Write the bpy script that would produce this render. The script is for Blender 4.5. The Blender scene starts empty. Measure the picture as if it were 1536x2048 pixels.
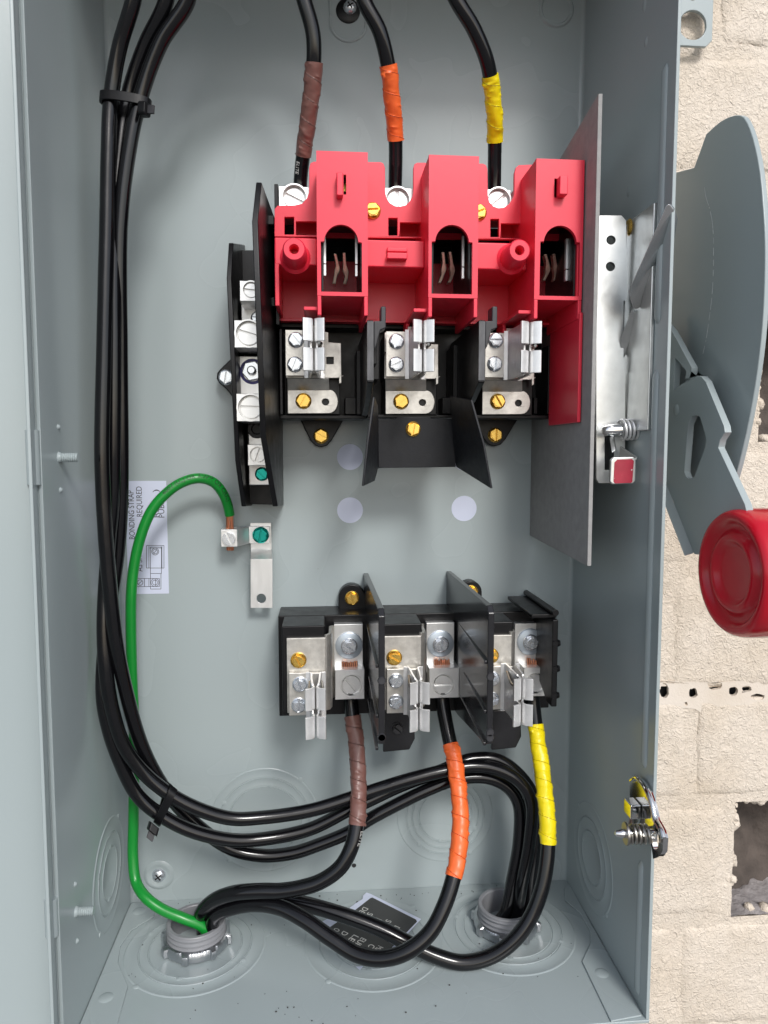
import bpy, bmesh, math, random
from mathutils import Vector, Matrix, noise
from mathutils.geometry import tessellate_polygon
random.seed(7)
scene = bpy.context.scene
col = scene.collection
S = 0.001                      # everything is authored in millimetres
rad = math.radians
TAU = math.tau

# ------------------------------------------------------------------ camera
# X right, Y into the wall, Z up; origin = lower left back inside corner of the enclosure
CAM = Vector((112, -414, 261.7)); YAW, PIT, FPX = .0865, .0825, 1450.
Fv = Vector((math.sin(YAW)*math.cos(PIT), math.cos(YAW)*math.cos(PIT), -math.sin(PIT)))
Rv = Vector((math.cos(YAW), -math.sin(YAW), 0)); Uv = Rv.cross(Fv)
cd = bpy.data.cameras.new("camera"); cam = bpy.data.objects.new("camera", cd); col.objects.link(cam)
cd.sensor_fit = 'VERTICAL'; cd.sensor_height = 36; cd.lens = 36*FPX/2048
cd.clip_start = .01; cd.clip_end = 500
cam.matrix_world = Matrix(((Rv.x, Uv.x, -Fv.x, CAM.x*S), (Rv.y, Uv.y, -Fv.y, CAM.y*S), (Rv.z, Uv.z, -Fv.z, CAM.z*S), (0, 0, 0, 1)))
scene.camera = cam
scene.render.resolution_x, scene.render.resolution_y = 768, 1024

# ------------------------------------------------------------------ sky, sun, exposure
SUN_EL, SUN_AZ = rad(38), rad(14)      # azimuth: to the right of straight-on (towards +X from -Y)
w = bpy.data.worlds.new("World"); scene.world = w; w.use_nodes = True
nt = w.node_tree; bg = nt.nodes["Background"]
sky = nt.nodes.new("ShaderNodeTexSky"); sky.sky_type = 'NISHITA'; sky.sun_disc = False
sky.sun_elevation = SUN_EL; sky.sun_rotation = math.pi - SUN_AZ
sky.air_density = 1.0; sky.dust_density = 1.5; sky.ozone_density = 1.0
hs = nt.nodes.new("ShaderNodeHueSaturation"); hs.inputs["Saturation"].default_value = .5
nt.links.new(sky.outputs[0], hs.inputs["Color"]); nt.links.new(hs.outputs[0], bg.inputs[0])
bg.inputs[1].default_value = .15
sd = bpy.data.lights.new("sun", 'SUN'); sd.energy = 1.6; sd.angle = rad(13); sd.color = (1, .98, .95)
so = bpy.data.objects.new("sun", sd); col.objects.link(so)
sdir = Vector((math.sin(SUN_AZ)*math.cos(SUN_EL), -math.cos(SUN_AZ)*math.cos(SUN_EL), math.sin(SUN_EL)))
so.rotation_euler = sdir.to_track_quat('Z', 'Y').to_euler()
so.location = sdir*3
vs = scene.view_settings; vs.view_transform = 'Standard'; vs.look = 'None'; vs.exposure = .3; vs.gamma = 1
scene.render.engine = 'CYCLES'

# ------------------------------------------------------------------ helpers
def ray(px, py): return Fv + Rv*((px-768)/FPX) + Uv*((1024-py)/FPX)
def P(px, py, h):                      # a photo pixel on the plane h mm in front of the back panel
    d = ray(px, py); return CAM + d*((-h-CAM.y)/d.y)
def PX(px, py, X):
    d = ray(px, py); return CAM + d*((X-CAM.x)/d.x)
def PZ(px, py, Z):
    d = ray(px, py); return CAM + d*((Z-CAM.z)/d.z)
def proj(p):
    d = p-CAM; z = d.dot(Fv); return 768+FPX*d.dot(Rv)/z, 1024-FPX*d.dot(Uv)/z

ORG = {}
def root(name, label, cat, loc=(0, 0, 0), group=None, kind=None):
    o = bpy.data.objects.new(name, None); col.objects.link(o)
    o.empty_display_size = .01; o.location = Vector(loc)*S; ORG[o.name] = Vector(loc)
    o['label'] = label; o['category'] = cat
    if group: o['group'] = group
    if kind: o['kind'] = kind
    return o
def tag(o, label, cat=None, group=None):
    o['label'] = label
    if cat: o['category'] = cat
    if group: o['group'] = group
    return o

class MB:
    def __init__(s): s.v = []; s.f = []
    def add(s, vs_, fs):
        n = len(s.v); s.v += [Vector(v) for v in vs_]; s.f += [[i+n for i in f] for f in fs]; return s
    def prism(s, pts, vec, holes=()):
        """planar 3-D polygon (with holes) extruded by vec"""
        pts = [Vector(p) for p in pts]; vec = Vector(vec)
        loops = [pts]+[[Vector(p) for p in h] for h in holes]
        flat = [p for l in loops for p in l]; n = len(flat)
        if holes:
            tri = [list(t) for t in tessellate_polygon(loops)]
        else:
            tri = [list(range(n))]
        fs = tri+[[i+n for i in reversed(t)] for t in tri]
        b = 0
        for l in loops:
            m = len(l)
            for i in range(m):
                a, c = b+i, b+(i+1) % m
                fs.append([a, c, c+n, a+n])
            b += m
        return s.add(flat+[p+vec for p in flat], fs)
    def ext(s, px, h1, h2, holes=()):
        """outline in photo pixels lying on plane h1, extruded square to the panel to h2"""
        pts = [P(x, y, h1) for x, y in px]
        hs_ = [[P(x, y, h1) for x, y in h] for h in holes]
        return s.prism(pts, (0, h1-h2, 0), hs_)
    def rect(s, x0, y0, x1, y1, h1, h2):
        a, b = P(x0, y0, h1), P(x1, y1, h1)
        return s.box(min(a.x, b.x), max(a.x, b.x), -h1, -h2, min(a.z, b.z), max(a.z, b.z))
    def box(s, x0, x1, y0, y1, z0, z1):
        x0, x1 = sorted((x0, x1)); y0, y1 = sorted((y0, y1)); z0, z1 = sorted((z0, z1))
        v = [(x, y, z) for x in (x0, x1) for y in (y0, y1) for z in (z0, z1)]
        return s.add(v, [(0, 1, 3, 2), (4, 6, 7, 5), (0, 4, 5, 1), (2, 3, 7, 6), (0, 2, 6, 4), (1, 5, 7, 3)])
    def hexa(s, q, vec):               # quad (maybe skewed) extruded by vec
        return s.prism(q, vec)
    def tube(s, pts, r, n=14, cap=True, rf=None):
        pts = [Vector(p) for p in pts]; m = len(pts)
        T = [(pts[min(i+1, m-1)]-pts[max(i-1, 0)]).normalized() for i in range(m)]
        u = T[0].orthogonal().normalized(); vs_ = []; fs = []; arc = 0
        for i in range(m):
            u = (u-T[i]*u.dot(T[i])).normalized(); w_ = T[i].cross(u)
            if i: arc += (pts[i]-pts[i-1]).length
            for k in range(n):
                a = TAU*k/n; rr = rf(arc, a, i) if rf else (r[i] if isinstance(r, (list, tuple)) else r)
                vs_.append(pts[i]+(u*math.cos(a)+w_*math.sin(a))*rr)
        for i in range(m-1):
            for k in range(n):
                k2 = (k+1) % n; fs.append([i*n+k, i*n+k2, (i+1)*n+k2, (i+1)*n+k])
        if cap: fs += [list(range(n)), list(range((m-1)*n, m*n))]
        return s.add(vs_, fs)
    def lathe(s, c, axis, prof, n=40, a0=0, a1=TAU, rfun=None):
        """prof = [(radius, height along axis)]"""
        c = Vector(c); ax = Vector(axis).normalized(); u = ax.orthogonal().normalized(); v = ax.cross(u)
        vs_ = []; fs = []; m = len(prof)
        for i in range(n):
            a = a0+(a1-a0)*i/n; d = u*math.cos(a)+v*math.sin(a)
            for j, (r, z) in enumerate(prof):
                rr = rfun(a, j, r) if rfun else r
                vs_.append(c+d*rr+ax*z)
        for i in range(n):
            i2 = (i+1) % n
            for j in range(m-1):
                fs.append([i*m+j, i2*m+j, i2*m+j+1, i*m+j+1])
        return s.add(vs_, fs)
    def strip(s, pl, th, z0, z1):
        """bent sheet: polyline of (x, h) with thickness, standing from z0 to z1"""
        p = [Vector((a, b)) for a, b in pl]; L = []; Rr = []
        for i in range(len(p)):
            d = (p[min(i+1, len(p)-1)]-p[max(i-1, 0)]).normalized(); nn = Vector((-d.y, d.x))*th/2
            L.append(p[i]+nn); Rr.append(p[i]-nn)
        poly = L+Rr[::-1]
        n = len(poly); m = len(p)
        vs_ = [(q.x, -q.y, z0) for q in poly]+[(q.x, -q.y, z1) for q in poly]
        fs = []
        for i in range(m-1):
            a, b, c, d = i, i+1, n-2-i, n-1-i
            fs += [[a, b, c, d], [a+n, d+n, c+n, b+n]]
        for i in range(n):
            fs.append([i, (i+1) % n, (i+1) % n+n, i+n])
        return s.add(vs_, fs)
    def mesh(s, name, org, smooth=40):
        me = bpy.data.meshes.new(name)
        me.from_pydata([tuple((v-org)*S) for v in s.v], [], s.f)
        bm = bmesh.new(); bm.from_mesh(me)
        bmesh.ops.remove_doubles(bm, verts=bm.verts, dist=1e-7)
        bmesh.ops.recalc_face_normals(bm, faces=bm.faces); bm.to_mesh(me); bm.free()
        me.polygons.foreach_set("use_smooth", [True]*len(me.polygons))
        me.set_sharp_from_angle(angle=rad(smooth))
        return me
    def build(s, name, mat, parent=None, bevel=.25, smooth=40, seg=2):
        lo = [min(v[i] for v in s.v) for i in range(3)]; hi = [max(v[i] for v in s.v) for i in range(3)]
        c = Vector([(a+b)/2 for a, b in zip(lo, hi)])
        me = s.mesh(name, c, smooth); me.materials.append(mat)
        o = bpy.data.objects.new(name, me); col.objects.link(o)
        ORG[o.name] = c
        if parent:
            o.parent = parent; o.location = (c-ORG[parent.name])*S
        else: o.location = c*S
        if bevel:
            b = o.modifiers.new("bevel", 'BEVEL'); b.width = bevel*S; b.segments = seg; b.limit_method = 'ANGLE'
            b.angle_limit = rad(40); b.use_clamp_overlap = True; b.harden_normals = True
        return o
def place(me, name, loc, parent, rot=(0, 0, 0), scale=1):
    """another object sharing mesh data me, at loc (mm)"""
    o = bpy.data.objects.new(name, me); col.objects.link(o); loc = Vector(loc); ORG[o.name] = loc
    o.parent = parent; o.location = (loc-ORG[parent.name])*S if parent else loc*S
    o.rotation_euler = rot; o.scale = (scale,)*3
    return o
def circ(x, y, r, n=24, ry=None):
    ry = ry or r; return [(x+r*math.cos(TAU*i/n), y+ry*math.sin(TAU*i/n)) for i in range(n)]
def catmull(pts, step=2.0):
    p = [Vector(q) for q in pts]; p = [p[0]*2-p[1]]+p+[p[-1]*2-p[-2]]; out = []
    for i in range(1, len(p)-2):
        a, b, c, d = p[i-1:i+3]
        t0 = 0; t1 = max((b-a).length, .01)**.5; t2 = t1+max((c-b).length, .01)**.5; t3 = t2+max((d-c).length, .01)**.5
        k = max(2, int((c-b).length/step))
        for j in range(k):
            t = t1+(t2-t1)*j/k
            A1 = a*((t1-t)/(t1-t0))+b*((t-t0)/(t1-t0)); A2 = b*((t2-t)/(t2-t1))+c*((t-t1)/(t2-t1)); A3 = c*((t3-t)/(t3-t2))+d*((t-t2)/(t3-t2))
            B1 = A1*((t2-t)/(t2-t0))+A2*((t-t0)/(t2-t0)); B2 = A2*((t3-t)/(t3-t1))+A3*((t-t1)/(t3-t1))
            out.append(B1*((t2-t)/(t2-t1))+B2*((t-t1)/(t2-t1)))
    out.append(p[-2]); return out

# ------------------------------------------------------------------ materials
def mat(name, base, rough=.5, metal=0., var=0., vscale=60., rvar=0., rscale=200., bump=0., bscale=300., bdist=.0003, coat=0., spec=.5, detail=4, stretch=None, sheen=0, speck=None):
    m = bpy.data.materials.new(name); m.use_nodes = True; t = m.node_tree; b = t.nodes["Principled BSDF"]
    b.inputs["Base Color"].default_value = (*base, 1); b.inputs["Roughness"].default_value = rough
    b.inputs["Metallic"].default_value = metal; b.inputs["Coat Weight"].default_value = coat
    b.inputs["Specular IOR Level"].default_value = spec
    geo = t.nodes.new("ShaderNodeTexCoord"); src = geo.outputs["Object"]
    if stretch:
        mp = t.nodes.new("ShaderNodeMapping"); mp.inputs["Scale"].default_value = stretch; t.links.new(src, mp.inputs[0]); src = mp.outputs[0]
    def nz(scale, det=detail):
        n = t.nodes.new("ShaderNodeTexNoise"); n.inputs["Scale"].default_value = scale; n.inputs["Detail"].default_value = det
        n.inputs["Roughness"].default_value = .6; t.links.new(src, n.inputs["Vector"]); return n.outputs["Fac"]
    colout = None
    if var:
        r = t.nodes.new("ShaderNodeMapRange"); t.links.new(nz(vscale), r.inputs[0])
        r.inputs[1].default_value = .2; r.inputs[2].default_value = .8; r.inputs[3].default_value = 1-var; r.inputs[4].default_value = 1+var
        mx = t.nodes.new("ShaderNodeVectorMath"); mx.operation = 'SCALE'; mx.inputs[0].default_value = base
        t.links.new(r.outputs[0], mx.inputs["Scale"]); colout = mx.outputs[0]
    if speck:
        scol, sscale, thr = speck
        n = nz(sscale, 2); r = t.nodes.new("ShaderNodeMapRange"); t.links.new(n, r.inputs[0])
        r.inputs[1].default_value = thr; r.inputs[2].default_value = thr+.03
        mx = t.nodes.new("ShaderNodeMix"); mx.data_type = 'RGBA'; t.links.new(r.outputs[0], mx.inputs["Factor"])
        if colout: t.links.new(colout, mx.inputs["A"])
        else: mx.inputs["A"].default_value = (*base, 1)
        mx.inputs["B"].default_value = (*scol, 1); colout = mx.outputs["Result"]
    if colout: t.links.new(colout, b.inputs["Base Color"])
    if rvar:
        r = t.nodes.new("ShaderNodeMapRange"); t.links.new(nz(rscale), r.inputs[0]); r.inputs[1].default_value = .15; r.inputs[2].default_value = .85
        r.inputs[3].default_value = max(.03, rough-rvar); r.inputs[4].default_value = rough+rvar; t.links.new(r.outputs[0], b.inputs["Roughness"])
    if bump:
        bp = t.nodes.new("ShaderNodeBump"); bp.inputs["Strength"].default_value = bump; bp.inputs["Distance"].default_value = bdist
        t.links.new(nz(bscale), bp.inputs["Height"]); t.links.new(bp.outputs[0], b.inputs["Normal"])
    return m
M = {}
M['paint'] = mat('grey_enamel', (.35, .402, .41), .26, var=.03, vscale=5, rvar=.07, rscale=14, bump=.10, bscale=380, bdist=.0002, detail=2, speck=((.09, .09, .08), 330, .80))
M['wallpaint'] = mat('grey_enamel_clean', (.35, .402, .41), .24, var=.03, vscale=5, bump=.10, bscale=380, bdist=.0002, detail=2)
M['black'] = mat('black_plastic', (.005, .005, .006), .36, spec=.32, var=.3, vscale=90, rvar=.1, rscale=140, bump=.15, bscale=600, bdist=.0002)
M['gloss'] = mat('glossy_black_plastic', (.018, .018, .02), .18, var=.3, vscale=90, rvar=.07, rscale=60, bump=.12, bscale=150, bdist=.0002)
M['edgeworn'] = mat('scraped_plastic_edge', (.10, .10, .105), .6, var=.6, vscale=330, bump=.5, bscale=500, bdist=.0002, stretch=(1, 1, .3))
M['scratch'] = mat('bare_scratch', (.62, .64, .64), .6)
M['blackworn'] = mat('worn_black_plastic', (.03, .03, .034), .45, var=.5, vscale=160, rvar=.15, rscale=250, bump=.3, bscale=500, bdist=.0002, stretch=(1, 1, .35))
M['fish'] = mat('black_fibre', (.009, .010, .013), .5, spec=.32, var=.3, vscale=120, rvar=.1, bump=.3, bscale=900, bdist=.0002)
M['cable'] = mat('black_nylon', (.004, .004, .005), .15, spec=.5, var=.2, vscale=60, rvar=.09, rscale=110, bump=.10, bscale=110, bdist=.0003, detail=5)
M['green'] = mat('green_insulation', (.006, .23, .028), .3, var=.05, vscale=40)
M['red'] = mat('red_moulding', (.78, .032, .066), .36, var=.06, vscale=40, rvar=.07, rscale=90, bump=.08, bscale=260, bdist=.0003)
M['knob'] = mat('red_vinyl', (.52, .004, .018), .22, var=.06, vscale=60, rvar=.06, rscale=150, bump=.12, bscale=180, bdist=.0004, coat=.2)
M['alu'] = mat('aluminium_lug', (.84, .84, .83), .38, metal=.8, var=.08, vscale=150, rvar=.08, rscale=300, bump=.2, bscale=900, bdist=.0001, stretch=(1, 1, .2))
M['tin'] = mat('tinned_strap', (.62, .60, .56), .42, metal=.8, var=.22, vscale=260, rvar=.12, rscale=300, bump=.35, bscale=420, bdist=.0002)
M['spring'] = mat('plated_clip', (.86, .86, .86), .42, metal=.72, var=.10, vscale=200, rvar=.1, rscale=260, bump=.15, bscale=600, bdist=.0001)
M['steel'] = mat('zinc_screw', (.74, .77, .81), .26, metal=.82, var=.08, vscale=300, rvar=.06, bump=.15, bscale=700, bdist=.0001)
M['brass'] = mat('yellow_zinc', (.82, .54, .13), .26, metal=.85, var=.16, vscale=300, rvar=.08, bump=.15, bscale=700, bdist=.0001)
M['grnscrew'] = mat('green_screw_plating', (.02, .42, .36), .28, metal=.85, var=.12, vscale=300, rvar=.06)
M['chrome'] = mat('chrome', (.78, .78, .78), .09, metal=1, bump=.05, bscale=300, bdist=.0001)
M['wire'] = mat('spring_wire', (.42, .40, .37), .3, metal=1)
M['galv'] = mat('galvanised', (.74, .75, .74), .36, metal=1, var=.12, vscale=110, rvar=.12, rscale=160, bump=.18, bscale=220, bdist=.0003)
M['copper'] = mat('bare_copper', (.78, .36, .22), .28, metal=1, var=.15, vscale=400)
M['jaw'] = mat('contact_jaw', (.70, .65, .52), .3, metal=.6, var=.4, vscale=300, rvar=.1, bump=.5, bscale=300, bdist=.0003)
M['sheet'] = mat('vulcanised_fibre', (.32, .315, .31), .85, var=.12, vscale=220, bump=.5, bscale=1200, bdist=.0002, spec=.2)
M['sheetedge'] = M['sheet']
M['paper'] = mat('white_paper', (.61, .65, .79), .6, var=.02, vscale=50)
M['ink'] = mat('black_ink', (.02, .02, .022), .5)
M['lblack'] = mat('black_label', (.018, .018, .018), .35, var=.3, vscale=80)
M['lgrey'] = mat('pale_print', (.6, .6, .58), .5)
M['brown'] = mat('brown_tape', (.175, .082, .068), .34, var=.12, vscale=120, rvar=.06, bump=.35, bscale=160, bdist=.0005)
M['orange'] = mat('orange_tape', (.86, .145, .030), .36, var=.07, vscale=120, rvar=.06, bump=.35, bscale=160, bdist=.0005)
M['yellow'] = mat('yellow_tape', (.86, .70, .004), .36, var=.05, vscale=120, rvar=.06, bump=.35, bscale=160, bdist=.0005)
M['pvc'] = mat('grey_conduit_plastic', (.23, .235, .25), .42, var=.05, vscale=80, rvar=.05)
M['cast'] = mat('die_cast_zinc', (.52, .53, .55), .34, metal=1, var=.14, vscale=200, rvar=.1, bump=.4, bscale=380, bdist=.0003)
M['bluedot'] = mat('bluish_washer', (.52, .58, .64), .38, metal=.6, var=.05, vscale=200)
M['purple'] = mat('ink_ring', (.06, .05, .30), .4)
M['redtag'] = mat('red_tab_paint', (.36, .02, .045), .3, var=.2, vscale=150, speck=((.6, .5, .5), 420, .68))

def brickmat(name, base, bd, strong=1.0):
    m = bpy.data.materials.new(name); m.use_nodes = True; t = m.node_tree; b = t.nodes["Principled BSDF"]
    b.inputs["Roughness"].default_value = .62; b.inputs["Specular IOR Level"].default_value = .35
    g = t.nodes.new("ShaderNodeNewGeometry")
    def nz(sc, det, dist=0.):
        n = t.nodes.new("ShaderNodeTexNoise"); n.inputs["Scale"].default_value = sc; n.inputs["Detail"].default_value = det
        n.inputs["Distortion"].default_value = dist; t.links.new(g.outputs["Position"], n.inputs["Vector"]); return n.outputs["Fac"]
    r = t.nodes.new("ShaderNodeValToRGB"); r.color_ramp.elements[0].position = .25; r.color_ramp.elements[1].position = .6
    r.color_ramp.elements[0].color = (base[0]*.88, base[1]*.85, base[2]*.80, 1); r.color_ramp.elements[1].color = (*base, 1)
    t.links.new(nz(22, 6), r.inputs[0]); t.links.new(r.outputs[0], b.inputs["Base Color"])
    a = t.nodes.new("ShaderNodeMath"); a.operation = 'ADD'
    m1 = t.nodes.new("ShaderNodeMath"); m1.operation = 'ABSOLUTE'
    m0 = t.nodes.new("ShaderNodeMath"); m0.operation = 'SUBTRACT'; m0.inputs[1].default_value = .5
    t.links.new(nz(260, 3, 1.2), m0.inputs[0]); t.links.new(m0.outputs[0], m1.inputs[0])
    t.links.new(m1.outputs[0], a.inputs[0])
    m2 = t.nodes.new("ShaderNodeMath"); m2.operation = 'MULTIPLY'; m2.inputs[1].default_value = .28
    t.links.new(nz(700, 3), m2.inputs[0]); t.links.new(m2.outputs[0], a.inputs[1])
    bp = t.nodes.new("ShaderNodeBump"); bp.inputs["Strength"].default_value = strong; bp.inputs["Distance"].default_value = bd
    t.links.new(a.outputs[0], bp.inputs["Height"]); t.links.new(bp.outputs[0], b.inputs["Normal"])
    return m
M['brick'] = brickmat('painted_brick', (.72, .635, .54), .0021)
M['mortar'] = brickmat('painted_mortar', (.80, .70, .585), .0012, .8)
M['caulk'] = brickmat('painted_filler', (.73, .655, .575), .0006, .6)
M['void'] = mat('raw_cavity', (.085, .068, .058), .9, var=.6, vscale=45, bump=1, bscale=90, bdist=.003)
M['rawmortar'] = mat('raw_mortar_bed', (.28, .255, .25), .9, var=.3, vscale=40, bump=1, bscale=120, bdist=.003)
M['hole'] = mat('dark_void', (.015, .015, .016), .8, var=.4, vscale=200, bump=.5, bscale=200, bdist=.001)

# ------------------------------------------------------------------ shared screws (face -Y, origin at underside)
def hexpts(r): return [(r*math.cos(TAU*i/6), r*math.sin(TAU*i/6)) for i in range(6)]
def clip(poly, a, b, c):               # keep a*x+b*z<=c
    out = []
    for i in range(len(poly)):
        p, q = poly[i], poly[(i+1) % len(poly)]; dp, dq = a*p[0]+b*p[1]-c, a*q[0]+b*q[1]-c
        if dp <= 0: out.append(p)
        if dp*dq < 0: t = dp/(dp-dq); out.append((p[0]+(q[0]-p[0])*t, p[1]+(q[1]-p[1])*t))
    return out
def hex_screw(name, m, R=3.7, hexr=3.0, wash=.7, head=2.9):
    b = MB(); b.lathe((0, 0, 0), (0, -1, 0), [(0, 0), (R, 0), (R, wash*.6), (R-.4, wash), (hexr+.05, wash*.75), (0, wash*.75)], 32)
    hp = hexpts(hexr); sw = .5
    for s_ in (1, -1):
        h_ = clip(hp, 0, s_, -sw*.9) if True else hp
        b.prism([(x, -wash, z) for x, z in h_], (0, -(head-.5-wash), 0))
        d_ = clip([(hexr*.78*math.cos(TAU*i/28), hexr*.78*math.sin(TAU*i/28)) for i in range(28)], 0, s_, -sw)
        b.prism([(x, -(head-.5), z) for x, z in d_], (0, -.5, 0))
    b.prism([(x, -wash, z) for x, z in clip(clip(hp, 0, 1, sw*.9), 0, -1, sw*.9)], (0, -.1, 0))
    me = b.mesh(name, Vector()); me.materials.append(m); return me
def slot_screw(name, m, R, deep=1.6, sw=None):   # round set screw, flat, slotted
    sw = sw or R*.17; b = MB()
    for s_ in (1, -1):
        d_ = clip([(R*math.cos(TAU*i/40), R*math.sin(TAU*i/40)) for i in range(40)], 0, s_, -sw)
        b.prism([(x, 0, z) for x, z in d_], (0, -deep, 0))
    b.lathe((0, 0, 0), (0, -1, 0), [(0, 0), (R*.98, 0), (R*.98, deep*.12), (0, deep*.12)], 32)
    me = b.mesh(name, Vector()); me.materials.append(m); return me
def addbevel(o, wd):
    b = o.modifiers.new("bevel", 'BEVEL'); b.width = wd*S; b.segments = 2; b.limit_method = 'ANGLE'; b.angle_limit = rad(35); b.harden_normals = True
SC_STEEL = hex_screw('hex_screw_zinc', M['steel']); SC_BRASS = hex_screw('hex_screw_brass', M['brass']); SC_GREEN = hex_screw('hex_screw_green', M['grnscrew'])
SET_BIG = slot_screw('set_screw_big', M['alu'], 5.2); SET_SMALL = slot_screw('set_screw_small', M['alu'], 3.6)
SET_ZINC = slot_screw('set_screw_zinc', M['steel'], 3.1, 2.0)
def screw(me, px, py, h, parent, ang, scale=1, name='screw'):
    o = place(me, name, P(px, py, h), parent, (0, rad(ang), 0), scale); return o

# ================================================================== SETTING: added bounce ground and brick wall
gb = MB(); gb.box(-15000, 15000, -20000, 100, -1340, -1300); gro = gb.build('ground', mat('bounce_asphalt', (.16, .155, .15), .85, var=.2, vscale=3, bump=.3, bscale=60, bdist=.002), None, 0)  # unseen ground sheet, added to bounce light and give the metal something to reflect
gro['kind'] = 'structure'
W, D, H = 260., 110.7, 546.
WALLH = -9.                            # the brick face lies 9 mm behind the enclosure's inner back
wall = root('brick_wall', 'cream painted brick wall behind the grey enclosure, one brick missing at lower right', 'wall', (500, 9, 0))
rows_px = [-420, -155, 100, 354, 620, 888, 1140, 1388, 1605, 1842, 2062, 2300]
zrow = [P(1430, y, WALLH).z for y in rows_px]
joint_px = {1: 1432, 2: 1600, 3: 1250, 4: 1514, 5: 1400, 6: 1338, 7: 1383, 8: 1462, 9: 1352, 10: 1560, 0: 1300}
def grid_brick(x0, x1, z0, z1):
    jw = 3.4; x0 += jw; x1 -= jw; z0 += jw; z1 -= jw
    nx = max(2, int((x1-x0)/2.6)); nz_ = max(2, int((z1-z0)/2.6)); b = MB(); vs_ = []; fs = []
    if not (x1 > 215 and x0 < 460): nx, nz_ = 8, 4
    for j in range(nz_+1):
        for i in range(nx+1):
            u, v = i/nx, j/nz_
            x = x0+(x1-x0)*u; z = z0+(z1-z0)*v
            e = min(min(u, 1-u)*(x1-x0), min(v, 1-v)*(z1-z0))
            wob = noise.noise(Vector((x*.05, z*.05, 3)))*1.6
            y = 9+2.2*math.exp(-max(0, e+wob)/2.0)+noise.noise(Vector((x*.02, z*.02, 9)))*.8+noise.noise(Vector((x*.16, z*.16, 1)))*.5+noise.noise(Vector((x*.4, z*.4, 5)))*.25
            ex = noise.noise(Vector((z*.09, x0*.1, 2)))*1.3 if i in (0, nx) else 0
            ez = noise.noise(Vector((x*.07, z0*.1, 8)))*1.3 if j in (0, nz_) else 0
            vs_.append((x+ex, y, z+ez))
    for j in range(nz_):
        for i in range(nx):
            a = j*(nx+1)+i; fs.append([a, a+1, a+nx+2, a+nx+1])
    ring = [i for i in range(nx+1)]+[(j+1)*(nx+1)-1 for j in range(1, nz_+1)]+[nz_*(nx+1)+i for i in range(nx-1, -1, -1)]+[j*(nx+1) for j in range(nz_-1, 0, -1)]
    n0 = len(vs_); vs_ += [(vs_[i][0], 70, vs_[i][2]) for i in ring]; L = len(ring)
    for k in range(L): fs.append([ring[k], ring[(k+1) % L], n0+(k+1) % L, n0+k])
    fs.append(list(range(n0, n0+L)))
    b.add(vs_, fs); return b
BL = 208.
cells = []
for r in range(len(zrow)-1):
    z1, z0 = zrow[r], zrow[r+1]
    xj = P(joint_px[r], (rows_px[r]+rows_px[r+1])/2, WALLH).x
    x = xj
    while x > -420: x -= BL
    while x < 620:
        if r in (4, 8) and abs(x-xj) < 1:
            xa, xb, zb, zt = x+3, x+BL-3, z0+2.5, z1-2.5; cells.append((xa, xb, zb, zt))
            c = MB(); nx, nz_ = 44, 16; vs_ = []; fs = []
            for i in range(nx+1):
                for j in range(nz_+1):
                    xx = xa-8+(xb-xa+16)*i/nx; t = j/nz_; zz = zb-6+(zt-zb+12)*t
                    yy = 58-26*(1-t)**2+noise.noise(Vector((xx*.03, zz*.03, r)))*9+noise.noise(Vector((xx*.11, zz*.11, r)))*4+noise.noise(Vector((xx*.35, zz*.35, r)))*1.5
                    vs_.append((xx, max(16, yy), zz))
            for i in range(nx):
                for j in range(nz_): a = i*(nz_+1)+j; fs.append([a, a+1, a+nz_+2, a+nz_+1])
            c.add(vs_, fs); c.build('brick_cavity', M['void'], wall, 0, smooth=50)
            bed = MB(); vs_ = []; fs = []
            for i in range(61):
                for j in range(13):
                    xx = xa-6+(xb-xa+12)*i/60; yy = 10.5+46*j/12
                    vs_.append((xx, yy, zb-1+noise.noise(Vector((xx*.05, yy*.05, r)))*3.5+noise.noise(Vector((xx*.2, yy*.2, r)))*2.0+7*(j/12)))
            for i in range(60):
                for j in range(12): a = i*13+j; fs.append([a, a+1, a+14, a+13])
            bed.add(vs_, fs); bed.build('mortar_bed', M['rawmortar'], wall, 0)
        else:
            grid_brick(x, x+BL, z0, z1).build('brick', M['brick'], wall, 0, smooth=60)
        x += BL
# mortar: one uneven sheet just behind the brick faces, left out where a brick is missing
def sheet(x0, x1, z0, z1, st, y=10.3):
    nx, nz_ = int((x1-x0)/st), int((z1-z0)/st); vs_ = []; fs = []
    for i in range(nx+1):
        for j in range(nz_+1):
            x, z = x0+(x1-x0)*i/nx, z0+(z1-z0)*j/nz_
            vs_.append((x, y+noise.noise(Vector((x*.05, z*.05, 4)))*.7+noise.noise(Vector((x*.2, z*.2, 6)))*.5, z))
    for i in range(nx):
        for j in range(nz_):
            x, z = x0+(x1-x0)*(i+.5)/nx, z0+(z1-z0)*(j+.5)/nz_
            if any(a-1 < x < b_+1 and c-1 < z < d+1 for a, b_, c, d in cells): continue
            if 262 < x and abs(z-zrow[7]) < 6.5: continue
            a = i*(nz_+1)+j; fs.append([a, a+1, a+nz_+2, a+nz_+1])
    mort.add(vs_, fs)
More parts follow.
